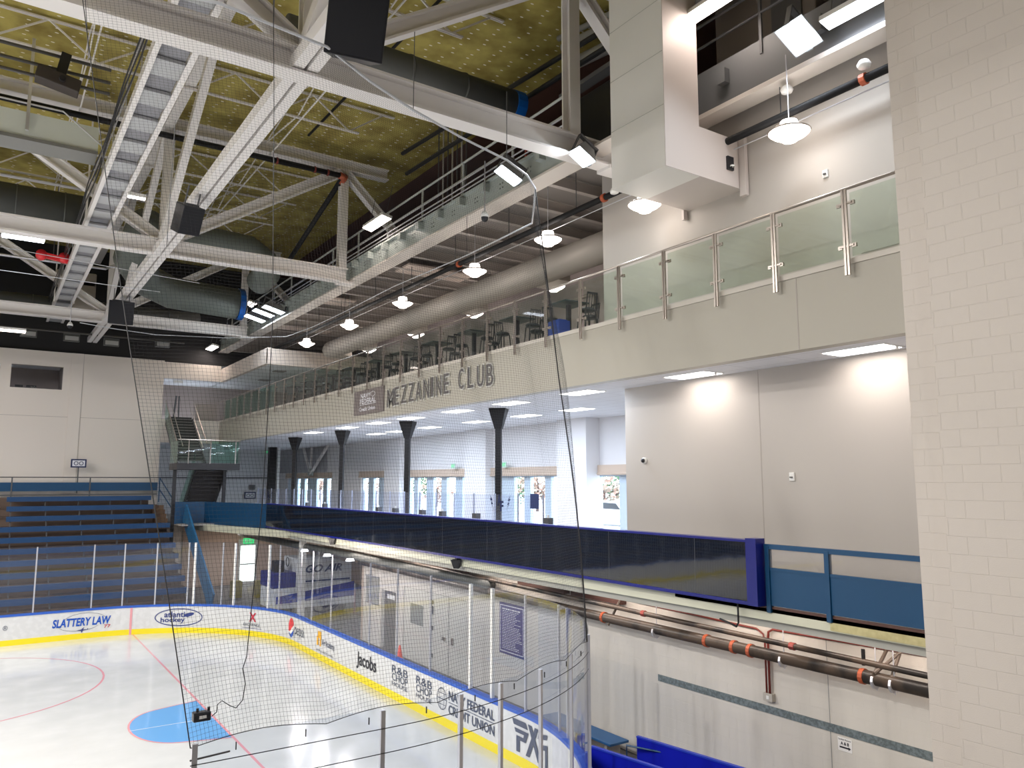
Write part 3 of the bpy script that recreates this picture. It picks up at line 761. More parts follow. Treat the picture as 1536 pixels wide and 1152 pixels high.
# black pipes over it
for i, (z, y) in enumerate(((16.5, 21.5), (16.15, 21.5), (15.85, 21.5))):
    tag(MB().tube([(-30, y, z), (2.0, y, z)], .045, 8).build('black_pipe', mat('dim_pipe', (.07, .065, .06), .5)), 'dark horizontal pipe, %s of three, crossing left of the catwalk' % ('top middle bottom'.split()[i]), 'pipe', 'three dark pipes left of the catwalk')

# sprinkler main along truss 2 top chord then branch along Y
sp = thing('sprinkler_main', 'black sprinkler main with red elbow along middle truss and turning toward camera side', 'pipe', (10.2, 26.8, 17.3))
MB().tube([(-12, 26.75, 17.35), (10.35, 26.75, 17.35)], .10, 10).build('pipe_run', PIPEB, sp, True)
MB().tube([(10.45, 26.9, 17.3), (10.35, 33.5, 15.2), (10.3, 36, 14.8)], .10, 10).build('pipe_branch', PIPEB, sp, True)
MB().tube([(10.3, 26.75, 17.35), (10.5, 26.78, 17.33), (10.5, 27.1, 17.25)], .14, 10).build('elbow', ORNG, sp, True)
for x in (9.3, 9.8, 7.9): MB().tube([(x, 26.75, 17.35), (x + .06, 26.75, 17.35)], .125, 10).build('coupling', REDC, sp)
for i, xx in enumerate((6.9, 9.0)):
    tag(MB().tube([(xx, 8, 18.3), (xx - .2, 26, 18.25)], .045, 8).build('sprinkler_branch', PIPEB), 'thin black sprinkler branch under the olive roof deck, %s one' % ('left', 'right')[i], 'pipe', 'sprinkler branches')

# large dark round ducts
def duct(name, label, pts, r, m, n=20):
    t = thing(name, label, 'duct', pts[0]); MB().tube(pts, r, n).build('duct_body', m, t, True)
    # seams
    for a, b in zip(pts, pts[1:]):
        a = Vector(a); b = Vector(b); L = (b - a).length; k = int(L / 1.5)
        for i in range(1, k):
            c = a.lerp(b, i / k); d = (b - a).normalized() * .03
            MB().tube([c - d, c + d], r + .02, n).build('seam_band', m, t, True)
    return t
duct('round_duct', 'dark grey round duct with blue wrapped end behind the nearest truss', [(5.0, 16.6, 16.1), (11.2, 16.6, 16.1)], .42, DUCTD)
tag(MB().tube([(11.2, 16.6, 16.1), (11.5, 16.6, 16.1)], .44, 16).build('plastic_wrap', mat('blue_plastic', (.0, .10, .45), .4)), 'blue plastic wrap over end of the near dark duct', 'plastic wrap')
duct('round_duct', 'large dark green-grey round duct crossing at far left above middle truss', [(-20, 33.5, 16.2), (3.4, 33.5, 16.2)], .75, DUCTD)
pts = [(2.0, 33, 15.2), (4.2, 33, 15.0)] + [(4.2 + 3.2 * t_, 33 - .2 * t_, 15.0 + .35 * math.sin(t_ * 3.1)) for t_ in (.2, .4, .6, .8)]
duct('round_duct', 'green-grey round duct elbow above middle truss chord', [(5.2, 31, 15.0), (7.0, 31, 15.25), (8.2, 31, 15.2), (8.9, 31.3, 14.9), (9.3, 32.2, 14.6), (9.3, 33.2, 14.5)], .55, DUCTG)
duct('round_duct', 'lower green-grey round duct with blue wrapped end between middle and far trusses', [(4.4, 30.6, 15.3), (4.4, 34, 14.9), (5.2, 36, 14.6), (6.4, 36.8, 14.35), (9.3, 36.8, 14.2)], .72, DUCTG)
tag(MB().tube([(9.3, 36.8, 14.2), (9.55, 36.8, 14.2)], .75, 16).build('plastic_wrap', MATS['blue_plastic']), 'blue plastic wrap over end of the lower green-grey duct', 'plastic wrap')
duct('round_duct', 'wide dark duct crossing low above the bleacher wall', [(-20, 43.4, 14.4), (9, 43.4, 14.4)], .5, DUCTD)
t = thing('duct_transition', 'cream square duct bend above the furthest truss', 'duct', (3.6, 42, 15)); MB().box(2.9, 3.9, 42, 42.9, 13.9, 15.6).box(2.2, 3.9, 42, 42.9, 15.3, 16.0).build('duct_body', DUCTL, t, bevel=.06)

# ---- eave girders with platform over the mezzanine
ZG = 13.45
gl = thing('edge_girder', 'grey-green edge girder of mechanical platform, left of white chase', 'girder', (11.1, 27, ZG))
MB().box(11.05, 11.12, 14.0, YW, ZG + .12, ZG + .75).build('web', GIRD, gl)
MB().box(10.95, 11.5, 12.0, YW, ZG + .0, ZG + .06).build('bottom_flange', GIRDF, gl)
MB().box(10.97, 11.25, 14.0, YW, ZG + .70, ZG + .76).build('top_flange', GIRD, gl)
y = 14.8; brk = 0
while y < 46:
    MB().box(10.85, 11.05, y, y + .22, ZG + .42, ZG + .66).build('bracket', GIRD, gl)
    if brk < 24:
        bb = MB()
        for dy in (.62, .74):
            for dz in (.32, .44): bb.box(11.035, 11.05, y + dy, y + dy + .04, ZG + dz, ZG + dz + .04)
        bb.build('bolt_group', mat('bolt', (.2, .21, .2), .5), gl)
    brk += 1; y += 1.3
gr = thing('edge_girder', 'dark grey edge girder of mechanical platform, right of white chase', 'girder', (12.0, 7, ZG))
MB().box(12.0, 12.07, 5.25, 11.3, ZG + .05, ZG + 1.05).build('web', DARK if False else mat('girder_grey', (.13, .135, .14), .45), gr)
MB().box(11.85, 12.3, 5.25, 11.3, ZG - .05, ZG + .05).build('bottom_flange', GIRDF, gr)
for y in (6.2, 7.6, 9.8): MB().box(11.85, 12.0, y, y + .2, ZG + .5, ZG + .8).build('bracket', MATS['girder_grey'], gr)
def railing(name, label, x, y0, y1, z0, step, m, top=1.1):
    t = thing(name, label, 'railing', (x, (y0 + y1) / 2, z0)); 
    MB().tube([(x, y0, z0 + top), (x, y1, z0 + top)], .035, 8).build('top_rail', m, t); MB().tube([(x, y0, z0 + top * .55), (x, y1, z0 + top * .55)], .028, 8).build('mid_rail', m, t)
    y = y0 + .2
    while y < y1: MB().bar((x, y, z0 - .25), (x, y, z0 + top), .05, .06).build('post', m, t); y += step
    return t
railing('platform_railing', 'pale pipe railing on platform edge left of the chase', 11.15, 13.6, 46, ZG + .75, 2.6, mat('pale_rail', (.50, .52, .50), .5))
railing('platform_railing', 'dark pipe railing on platform edge right of the chase', 12.0, 5.3, 11.3, ZG + 1.0, 1.75, DARK)
for i, dz in enumerate((.86, 1.0, 1.2)):
    tag(MB().tube([(11.0, 13.6, ZG + dz), (11.0, 46, ZG + dz)], .022, 6).build('conduit', ALU), 'thin grey conduit along the left platform edge, %s of three' % ('lowest middle highest'.split()[i]), 'conduit', 'platform edge conduits')
# platform deck and joists over mezzanine
struct(MB().box(11.5, 18.2, 14.4, 50, ZG + .35, ZG + .45).build('ceiling_mezzanine', DECKG))
struct(MB().box(12.3, 18.2, -4, 11.4, ZG + 1.0, ZG + 1.1).box(12.0, 18.2, 11.4, 14.4, ZG + .35, ZG + .45).build('ceiling_platform', DARK))
y = 15.3; k = 0
while y < 46.5:
    tag(MB().ibeam((11.5, y, ZG + .2), (18.0, y, ZG + .2), .16, .32, .03).build('deck_beam', mat('deck_beam', (.40, .36, .33), .6)),
        'taupe deck beam above mezzanine club, number %d from nearest end' % (k + 1), 'beam', 'deck beams above the mezzanine club'); y += 1.55; k += 1
for i, (y, x0, x1) in enumerate(((24.0, 11.9, 14.6), (37.0, 11.6, 14.2), (30.4, 11.5, 12.6))):
    tag(MB().box(x0, x1, y, y + 1.15, ZG + .05, ZG + .12).build('deck_panel', mat('cream_panel', (.62, .52, .46), .6)), 'pale cream panel between deck beams above the club, %s one' % ('nearest', 'furthest', 'smallest')[i], 'panel')
# equipment on the platform (right side and left)
eq = thing('air_handler', 'dark blue-grey air handling unit on platform right of chase', 'air handler', (13.2, 8, ZG + 1.1))
MB().box(12.7, 14.5, 5.2, 7.6, ZG + 1.1, ZG + 3).build('cabinet', mat('unit_navy', (.05, .055, .09), .4), eq, bevel=.03)
MB().box(12.66, 12.7, 5.5, 6.2, ZG + 1.3, ZG + 2.8).box(12.66, 12.7, 6.5, 7.3, ZG + 1.3, ZG + 2.8).build('access_door', mat('unit_brown', (.09, .045, .045), .5), eq)
eq = thing('air_handler', 'grey-brown boxed unit on platform beside chase', 'air handler', (13.2, 9.5, ZG + 1.1))
MB().box(12.8, 14.5, 8.3, 10.8, ZG + 1.1, ZG + 3.2).build('cabinet', mat('unit_taupe', (.20, .17, .15), .6), eq, bevel=.03); MB().box(12.76, 12.8, 8.6, 9.3, ZG + 1.3, ZG + 2.7).build('access_door', DARK, eq)
eq = thing('air_handler', 'black mechanical unit standing on platform behind the chase', 'air handler', (12.5, 14.5, 14.6))
MB().box(12.2, 15, 12.3, 15.2, ZG + .5, ZG + 2.4).build('cabinet', BLACK, eq, bevel=.04); MB().bar((12.1, 12.4, ZG + 2.6), (12.1, 15.4, ZG + 2.6), .3, .12).build('cable_tray', DARK, eq)
# parallel grey ducts/pipes upper right of truss 1
for i, (px0, px1, r) in enumerate((((985, 0), (845, 72), .12), ((1000, 28), (852, 100), .17), ((960, 0), (838, 58), .08))):
    a = PX(*px0, 12.6); b = PX(*px1, 12.6); d = (a - b).normalized()
    tag(MB().tube([b, a + d * 3], r, 12).build('exhaust_pipe', mat('grey_pipe', (.36, .36, .35), .4), None, True), 'grey round pipe end above the left of the chase, %s of three' % ('middle', 'lowest and widest', 'highest and thinnest')[i], 'pipe', 'round pipes beside the chase')
# insulated black pipes with white sleeves + stepladder
for i, ((x0, y0), (x1, y1)) in enumerate((((735, 150), (828, 93)), ((745, 175), (835, 118)))):
    a = PX(x0, y0, 11.9); b = PX(x1, y1, 11.9); d = (b - a).normalized()
    t = thing('insulated_pipe', '%s black pipe with white sleeve left of the truss post' % ('upper', 'lower')[i], 'pipe', tuple(a), 'sleeved pipes')
    MB().tube([a - d * 6, b + d * 2], .07, 8).build('pipe', BLACK, t); MB().tube([a + d * .1, a + d * .75], .16, 12).build('sleeve', WHITEP, t)
a = PX(795, 205, 12.0)
t = thing('step_ladder', 'red and white step ladder standing on the mechanical platform', 'ladder', (a.x, a.y, ZG + .5))
for s_ in (-.25, .25):
    MB().bar((a.x, a.y + s_ * 1.2, ZG + .5), (a.x, a.y + s_ * .5, ZG + 2.2), .06, .05).build('rail', mat('ladder_red', (.45, .09, .06), .5), t)
    MB().bar((a.x + .8, a.y + s_ * 1.2, ZG + .5), (a.x + .1, a.y + s_ * .5, ZG + 2.2), .05, .04).build('rear_rail', WHITEP, t)
for k in range(5): MB().box(a.x + .1 * k * .2 - .04, a.x + .08, a.y - .27 + .02 * k, a.y + .27 - .02 * k, ZG + .75 + k * .3, ZG + .79 + k * .3).build('step', WHITEP, t)

# white chase (L shaped)
ch = thing('duct_chase', 'white boxed duct chase hanging from roof and turning into the wall', 'duct chase', (11, 10.8, 11.87))
bx = PZ(998, 248, 11.87); bl = PZ(925, 287, 11.87)
CX0, CY0, CY1 = bx.x, bx.y, bl.y
xr = PY(1045, 100, CY0).x; zarm = PY(1048, 190, CY0).z
MB().box(CX0, xr, CY0, CY1, 11.87, ZD - .01).build('shaft', BOX, ch)
MB().box(xr, XU, CY0, CY1, 11.87, zarm).build('arm', BOXF, ch)
MB().box(CX0 + .002, xr, CY0 - .012, CY0, 11.87, ZD - .01).box(xr, XU - .15, CY0 - .012, CY0, 11.87, zarm).build('front_tone_skin', BOXF, ch)  # thin skin carrying the shaded front tone of the white shaft
MB().box(XU - .12, XU - .02, CY0 - .16, CY0 - .012, 11.7, zarm + .12).build('end_fin', BOXF, ch)
MB().box(XU - .14, XU - .02, CY1, CY1 + .06, 11.65, 11.87).build('end_fin', BOXF, ch)
for z in (13.1, 14.2, 15.3): MB().box(CX0 - .004, CX0 + .001, CY0, CY1, z, z + .012).build('seam', mat('seam', (.5, .5, .47), .6), ch)
p = PY(1093, 246, CY0)
MB().box(p.x - .09, p.x + .09, CY0 - .06, CY0 - .012, p.z - .14, p.z + .14).build('sensor_box', BLACKM, ch)
MB().lathe([(.045, 0), (.045, .03), (0, .04)], (p.x, CY0 - .09, p.z - .09), 10).build('sensor_eye', WHITEP, ch)

# club sprinkler main
A = PX(1330, 72, 12.1); B = PX(430, 525, 12.1)
zp = (A.z + B.z) / 2
sm_ = thing('sprinkler_main', 'black sprinkler main with orange couplings hung below mezzanine roof', 'pipe', (12.1, 20, zp))
MB().tube([(12.1, 5.25, zp), (12.1, 44, zp)], .075, 12).build('pipe_run', PIPEB, sm_, True)
MB().tube([(12.3, 5.25, zp - .12), (12.3, 44, zp - .12)], .014, 8).build('conduit_run', ALU, sm_, True)
for px, py in ((1298, 88), (1063, 200), (908, 276), (690, 384)):
    y = PX(px, py, 12.1).y; MB().tube([(12.1, y, zp), (12.1, y + .1, zp)], .105, 10).build('coupling', ORNG, sm_)
y = 5.6
while y < 44: MB().tube([(12.1, y, zp), (12.1, y, ZG + .4)], .012, 6).build('hanger_rod', DARK, sm_); y += 3.1
for i, (px, py) in enumerate(((1296, 97), (1180, 135), (922, 287))):
    p = PX(px, py, 12.0); tag(MB().lathe([(0, .08), (.08, .07), (.12, 0), (.10, -.05), (0, -.06)], tuple(p), 14).build('smoke_detector', WHITEP, None, True), 'round white detector below the sprinkler main, %s' % ('rightmost of three', 'above the big pendant lamp', 'beside the white chase')[i], 'detector')

# mezzanine round duct
dm = thing('spiral_duct', 'long pale round duct with square registers above the mezzanine bar', 'duct', (14.0, 26, 12.46))
MB().tube([(14.0, 14.5, 12.46), (14.0, 36.8, 12.46)] + [(14.0, 36.8 + .5 * math.sin(R(a)), 12.46) for a in (30, 60)], [.44, .44, .38, .25], 24).build('duct_body', DUCTL, dm, True)
for (px, py) in ((830, 420), (712, 462), (625, 492), (552, 518), (515, 533)):
    p = PX(px, py, 14.35); MB().box(14.1, 14.55, p.y - .6, p.y + .6, 12.02, 12.25).build('register', mat('register_cream', (.60, .55, .50), .5), dm)
c = MB(); q = PX(888, 402, 16.5)
tag(MB().tube([(16.6, 36, 12.2), (16.6, q.y + .2, 12.2), (16.6, q.y, 12.05), (16.6, q.y - .02, 10.4)], .06, 8).build('wall_conduit', mat('conduit_taupe', (.33, .29, .27), .4), None, True), 'taupe conduit along mezzanine rear wall bending down at its end', 'conduit')
struct(MB().box(16.7, 16.8, 14.4, 38, ZM, 13.2).build('wall_mezzanine_bar', PURP))

# ================================================================== RAILINGS ON MEZZANINE
rl = thing('glass_railing', 'stainless and glass railing along the mezzanine edge', 'railing', (XF - .05, 25, 9.3))
MB().tube([(XF - .10, -6, 10.55), (XF - .10, YW - .2, 10.55)], .028, 8).build('handrail', STAIN, rl, True)
ypost = [5.55, 6.92]
y = 6.92
posty = [PX(a, b, XF - .08).y for a, b in ((1270, 340), (1163, 375), (1075, 400), (998, 425), (930, 445), (872, 465))]
stp = (posty[-1] - posty[0]) / 5
ys = [posty[0] - 2 * stp, posty[0] - stp] + posty
while ys[-1] + stp < YW - .3: ys.append(ys[-1] + stp)
def post_mb():
    mb = MB(); mb.box(-.03, .0, -.045, -.01, -.28, 1.12); mb.box(-.03, .0, .01, .045, -.28, 1.12)
    for z in (.88, .18):
        mb.box(-.02, .02, -.12, .12, z, z + .03)
    return mb
def clips(par):
    for z in (.87, .17):
        for s_ in (-1, 1):
            c = MB().box(.0, .04, s_ * .12 - .035, s_ * .12 + .035, z - .01, z + .05).build('glass_clip', STAIN); c.parent = par
p0 = None
for i, y in enumerate(ys):
    if p0 is None:
        p0 = post_mb().build('rail_post', STAIN); clips(p0); o = p0
    else:
        o = copy_tree(p0)
    o.parent = rl; o.matrix_parent_inverse = Matrix.Translation(rl.location).inverted(); o.location = (XF - .10, y, 9.42)
for a, b in zip(ys, ys[1:]):
    g = GLG if b > 37.5 else GLR
    MB().box(XF - .075, XF - .063, a + .07, b - .07, 9.44, 10.48).build('glass_panel', g, rl)

# pendant lamps
def pendant(loc, label, ztop):
    t = local_thing('pendant_lamp', label, 'pendant lamp', loc, group='mezzanine pendant lamps')
    MB().lathe([(.05, .26), (.15, .24), (.17, .12), (.36, .05), (.36, .02), (.30, -.03), (.17, -.10), (.13, -.14), (.0, -.15)], n=28).build('lamp_shade', FIXW, t, True)
    MB().lathe([(.372, .055), (.385, .04), (.372, .02)], n=28).build('shade_rim', STAIN, t, True)
    MB().tube([(0, 0, .25), (0, 0, ztop - loc[2])], .01, 6).build('stem', ALU, t)
    MB().lathe([(.0, .27), (.06, .27), (.06, .23)], n=14).build('stem_cap', WHITEP, t)
    L = bpy.data.lights.new('lamp_bulb', 'POINT'); L.energy = 10; L.color = WARM; L.shadow_soft_size = .3
    lo = bpy.data.objects.new('lamp_bulb', L); COL.objects.link(lo); lo.parent = t; lo.location = (0, 0, -.35)
    return t
fr_l = [(822, 361), (712, 408), (604, 456), (524, 489), (460, 516)]; bk_l = [(831, 431), (711, 471), (624, 502), (553, 525)]
nm = 'first second third fourth fifth'.split()
for i, q in enumerate(fr_l): pendant(tuple(PX(*q, 12.0)), 'white glowing pendant lamp in front row over mezzanine, %s from the chase' % nm[i], ZG + .4)
for i, q in enumerate(bk_l): pendant(tuple(PX(*q, 15.2)), 'white glowing pendant lamp in rear row below the round duct, %s from the right' % nm[i], ZG + .4)
pendant(tuple(PX(967, 309, 11.75)), 'glowing pendant lamp just below the white chase', 11.86)
pendant(tuple(PX(1184, 201, 11.75)), 'large glowing pendant lamp right of the chase nearest the column', ZG + .3)

# small things on upper / lower walls
def wallbox(name, px, py, X, w_, h_, m, label, cat, eye=None):
    p = PX(px, py, X); t = thing(name, label, cat, tuple(p))
    MB().box(X - .035, X, p.y - w_ / 2, p.y + w_ / 2, p.z - h_ / 2, p.z + h_ / 2).build('housing', m, t, bevel=.008)
    MB().lathe([(0, 0), (.03, 0), (.03, -.02), (0, -.02)], (X - .05, p.y, p.z), 12).build('lens', eye or DARK, t)
    return t
wallbox('fire_strobe', 1239, 261, XU, .11, .15, WHITEP, 'small white fire strobe on upper wall above the glass railing', 'strobe')
wallbox('fire_strobe', 1189, 715, XU, .11, .16, WHITEP, 'small white fire strobe on lower wall right of panel joint', 'strobe')
p = PX(968, 691, XU); t = thing('dome_camera', 'black and white dome camera on wall beside club opening', 'security camera', tuple(p))
MB().tube([(XU, p.y, p.z), (XU - .06, p.y, p.z)], .07, 16).build('base', WHITEP, t, True); MB().tube([(XU - .06, p.y, p.z), (XU - .10, p.y, p.z), (XU - .12, p.y, p.z)], [.05, .045, .01], 14).build('lens_dome', BLACKM, t, True)

# ceiling lights under the mezzanine
cl = [(1288, 524), (1035, 562), (866, 588), (760, 604), (680, 616), (618, 627), (563, 634), (520, 641), (864, 614), (775, 622.5), (706, 632), (645, 641), (600, 641) if False else (596, 647), (548, 650), (478, 649)]
rowc = {}
ORD = 'first second third fourth fifth sixth seventh eighth ninth'.split()
for i, q in enumerate(cl):
    p = PZ(*q, ZC)
    row = 'front row' if p.x < 13.5 else 'rear row'
    if p.x < 13.2: p.x = 12.05 + (.1 if i > 1 else 0)
    else: p.x = 14.9
    near_ = i < 2; rowc[row] = rowc.get(row, 0) + 1
    t = thing('ceiling_panel_light', 'square flush light panel in club ceiling, %s of its %s counted from the right' % (ORD[rowc[row] - 1], row), 'ceiling light', (p.x, p.y, ZC), 'club ceiling light panels')
    MB().box(p.x - .30, p.x + .30, p.y - .58, p.y + .58, ZC - .012, ZC - .002).build('frame', WHITEP, t)
    MB().box(p.x - .27, p.x + .27, p.y - .55, p.y + .55, ZC - .018, ZC - .012).build('diffuser', LEDP, t)
    area('panel_lamp', (p.x, p.y, ZC - .03), .5, 1.0, 13 if near_ else 60, WARM if near_ else COOL, parent=None).parent = None
for i, q in enumerate(((1345, 518), (1073, 558))):
    p = PZ(*q, ZC); tag(MB().lathe([(.0, 0), (.03, 0), (.025, -.05), (0, -.07)], (p.x, p.y, ZC), 10).build('fire_sprinkler', WHITEP), 'small sprinkler head in soffit beside the %s light panel' % ('nearest', 'second')[i], 'sprinkler head')

# black columns with funnel heads
for i, (px, py) in enumerate(((748, 612), (612, 631), (514, 646), (443, 657))):
    p = PZ(px, py, ZC); x, y = 12.8, p.y * 12.8 / p.x
    t = thing('steel_column', 'black steel column with flared head in club, %s from the right' % nm[i], 'column', (x, y, ZK), 'black club columns')
    MB().tube([(x, y, ZK), (x, y, ZC - .1)], .125, 4).build('shaft', COLB, t)
    MB().tube([(x, y, ZC - .62), (x, y, ZC - .04), (x, y, ZC)], [.15, .36, .36], 4).build('flared_head', COLB, t)
    MB().box(x - .2, x + .2, y - .2, y + .2, ZK, ZK + .03).build('base_plate', COLB, t)
x, y = 15.2, 46.0
q_ = PZ(409, 671, ZC); t = thing('steel_column', 'black steel column against far end wall of club', 'column', (q_.x, q_.y, ZK)); MB().box(q_.x - .22, q_.x + .22, q_.y - .2, q_.y + .2, ZK, ZC).build('shaft', COLB, t); MB().box(q_.x + .35, q_.x + .5, q_.y, q_.y + .2, ZK, ZC).build('white_pipe', WHITEP, t)

# exit signs
for i, (px, py) in enumerate(((680, 699), (756, 697), (401, 678))):
    p = PX(px, py, XW - .25) if i < 2 else PY(px, py, 55.8)
    t = thing('exit_sign', 'green lit exit sign above club windows, %s' % ('left of the nearest column', 'just right of the nearest column', 'at far end by stairs')[i], 'exit sign', tuple(p))
    MB().box(p.x - .02, p.x + .02, p.y - .17, p.y + .17, p.z - .11, p.z + .11).build('housing', mat('exit_face', (.55, .75, .65), .5), t)
    put_text('exit_text', 'EXIT', EXITG, plane_fn((p.x - .024, p.y + .13, p.z - .06), (0, -.26, 0), (0, 0, .12)), t, bold=.02)
p = PX(711, 707, XW - .02); tag(MB().box(XW - .08, XW, p.y - .12, p.y + .12, p.z - .03, p.z + .03).box(XW - .09, XW - .01, p.y + .06, p.y + .14, p.z - .03, p.z + .12).build('pull_station', REDP), 'tiny red alarm device on shade band between exit signs', 'alarm')

# glass screens standing on the concourse with AF crest
def crest(t, X, yc, zc, s):
    f = lambda pts, nm_='crest_print': MB().prism([(X, yc - a * s, zc + b * s) for a, b in pts], (-.002, 0, 0)).build(nm_, NAVY, t)
    put_text('crest_letter', 'A', NAVY, plane_fn((X - .003, yc + .30 * s, zc - .22 * s), (0, -.42 * s, 0), (0, 0, .70 * s)), t, bold=.03)
    put_text('crest_letter', 'F', NAVY, plane_fn((X - .004, yc - .02 * s, zc - .55 * s), (0, -.38 * s, 0), (0, 0, .62 * s)), t, bold=.03)
    for d in (-1, 1):
        f([(d * x, z) for x, z in ((1.15, .45), (.85, .10), (.98, .08), (.78, -.15), (.90, -.15), (.70, -.5), (1.02, -.05), (.92, -.03), (1.15, .18), (1.02, .2))], 'crest_bolt')
sg = thing('glass_screen', 'row of clear glass screens on grey posts along the club counter with crest panels', 'glass screen', (12.5, 28, ZK))
yy = 17.0; k = 0
while yy < 44:
    MB().bar((12.55, yy, ZK), (12.55, yy, 5.55), .04, .04).build('screen_post', mat('screen_post', (.42, .45, .55), .4), sg)
    if yy + 1.2 < 44: MB().box(12.545, 12.555, yy + .03, yy + 1.17, 4.75, 5.52).build('screen_pane', glass('screen_glass', (.93, .95, 1), refl=.5, opacity=.08, film=(.85, .88, 1)), sg)
    yy += 1.2; k += 1
MB().box(12.25, 12.6, 16.8, 44, 4.68, 4.74).build('counter_top', mat('counter_pale', (.62, .64, .75), .35), sg)
p = PX(750, 753, 12.52); crest(sg, 12.52, p.y, p.z, .48)
p = PX(402, 745, 12.52); crest(sg, 12.52, p.y, p.z + .1, .6)
p = PX(801, 752, 12.5); tag(MB().box(12.50, 12.53, p.y - .18, p.y + .18, p.z - .2, p.z + .2).build('notice_sign', mat('notice_navy', (.03, .05, .16), .5)), 'small dark blue notice on glass screen right of crest', 'notice')
# bar stools/chairs just visible behind the ribbon: low dark furniture tops
for i, (px, py) in enumerate(((705, 771), (655, 764), (625, 763), (585, 759), (560, 758), (480, 750), (455, 748), (812, 775))):
    p = PX(px, py, 12.2)
    t = thing('cup_caddy', 'small dark condiment caddy on club counter, %s' % ('%s from the right' % 'first second third fourth fifth sixth seventh eighth'.split()[[1, 2, 3, 4, 5, 6, 7, 0][i]]), 'caddy', (12.4, p.y, 4.74), 'caddies on the club counter')
    MB().box(12.34, 12.5, p.y - .12, p.y + .12, 4.74, 4.95).build('holder', DARK, t); MB().lathe([(.03, 4.9), (.03, 5.02), (0, 5.03)], (12.42, p.y, 0), 8).build('cup', WHITEP, t)

# fascia sign
sg = thing('club_sign', 'grey dimensional MEZZANINE CLUB letters mounted on the fascia', 'sign', (XF, 22, 8.7))
ltr = [('M', 582, 593, 597), ('E', 593, 601, 594), ('Z', 603, 612, 591), ('Z', 614, 623, 588.5), ('A', 625, 634, 586), ('N', 636.5, 646, 583), ('I', 648, 652, 580.5), ('N', 655, 664.5, 578.5), ('E', 667, 676, 575.5),
       ('C', 689, 698, 568.5), ('L', 703, 713, 566), ('U', 717, 728, 564), ('B', 731, 742.5, 562)]
for ch_, a, b, yc in ltr:
    pa = PX(a + .6, yc, XF); pb_ = PX(b - .6, yc, XF); zc = (pa.z + pb_.z) / 2; hh = .40
    for grow, m, off in ((.03, LETW, -.03), (0, LETG, -.055)):
        uv, fs = text_mesh(ch_, bold=0.0 if grow == 0 else .035)
        mb = MB(); n = len(uv)
        fn = lambda u, v, x: (x, pa.y + grow + (pb_.y - pa.y - 2 * grow) * u, zc - hh / 1 * .75 / 1 - grow + (2 * hh * .75 + 2 * grow) * v)
        mb.v = [fn(u, v, XF + off) for u, v in uv]; mb.f = fs
        if grow: base = mb.build('letter', m, sg)
        else: mb.build('letter_face', m, base)
pa, pb_ = PX(533, 602, XF), PX(577, 596, XF)
z0, z1 = 8.30, 9.18
pq = thing('sponsor_plaque', 'dark grey square sponsor plaque with white lettering on fascia left of club name', 'sign', (XF, (pa.y + pb_.y) / 2, 8.7))
MB().box(XF - .05, XF, pb_.y, pa.y, z0, z1).build('plaque', PLAQ, pq)
DY = pb_.y - pa.y
for body, u0, u1, v0, v1 in (('NAVY', .24, .58, .66, .86), ('FEDERAL', .22, .76, .44, .64), ('Credit Union', .20, .74, .14, .30)):
    put_text('plaque_text', body, TEXTW, plane_fn((XF - .055, pa.y + DY * u0, z0 + (z1 - z0) * v0), (0, DY * (u1 - u0), 0), (0, 0, (z1 - z0) * (v1 - v0))), pq, bold=.02)
MB().box(XF - .056, XF - .05, pa.y + DY * .76, pa.y + DY * .22, z0 + .34, z0 + .36).build('plaque_line', TEXTW, pq)
mb = MB().tube([(XF - .056, pa.y + DY * (.66 + .07 * math.cos(R(a))), z0 + .68 + .09 * math.sin(R(a))) for a in range(0, 361, 30)], .008, 4).build('plaque_globe', TEXTW, pq)

# ================================================================== MEZZANINE FURNITURE
def stool():
    t = local_thing('bar_stool', '', 'bar stool', (0, 0, 0))
    MB().lathe([(0, .80), (.17, .80), (.20, .77), (.20, .74), (.17, .71), (0, .71)], n=20).build('seat', WOODD, t, True)
    for sx, sy in ((1, 1), (1, -1), (-1, 1), (-1, -1)):
        MB().bar((sx * .14, sy * .14, .72), (sx * .20, sy * .20, 0), .025, .025).build('leg', BLACK, t)
    MB().tube([(.18 * math.cos(R(a)), .18 * math.sin(R(a)), .28) for a in range(0, 361, 45)], .01, 5).build('foot_ring', BLACK, t)
    b = MB()
    for yy_ in (-.15, .15): b.bar((.17, yy_, .72), (.24, yy_ * .95, 1.16), .022, .022)
    b.bar((.24, -.15, 1.14), (.24, .15, 1.14), .03, .05)
    for yy_ in (-.07, 0, .07): b.bar((.18, yy_, .76), (.24, yy_, 1.13), .014, .014)
    b.build('back_frame', BLACK, t)
    return t
def hightable():
    t = local_thing('high_table', '', 'table', (0, 0, 0))
    MB().box(-.38, .38, -.38, .38, 1.03, 1.07).build('table_top', TABLE, t, bevel=.01)
    MB().box(-.05, .05, -.05, .05, .03, 1.03).build('pedestal', BLACK, t); MB().box(-.28, .28, -.28, .28, 0, .03).build('base', BLACK, t, bevel=.008)
    return t
s0 = stool(); t0 = hightable(); fs_, ft_ = True, True
y = 15.45; k = 0
while y < 37:
    t = t0 if ft_ else copy_tree(t0); ft_ = False
    t.location = (12.25, y, ZM); tag(t, 'dark square high-top table behind glass railing, number %d from the right' % (k + 1), 'table', 'high-top tables along the railing')
    for j, (dx, dy, rz) in enumerate(((.0, -.75, -90), (.0, .75, 90), (.62, -.1, 0))):
        if k > 7 and j == 2: continue
        s = s0 if fs_ else copy_tree(s0); fs_ = False
        s.location = (12.25 + dx, y + dy, ZM); s.rotation_euler = (0, 0, R(rz + random.uniform(-15, 15)))
        tag(s, 'black metal bar stool on the %s of high-top table number %d from the right' % (('near side', 'far side', 'wall side')[j], k + 1), 'bar stool', 'bar stools along the railing')
    y += 2.35; k += 1
p = PX(845, 508, 12.0)
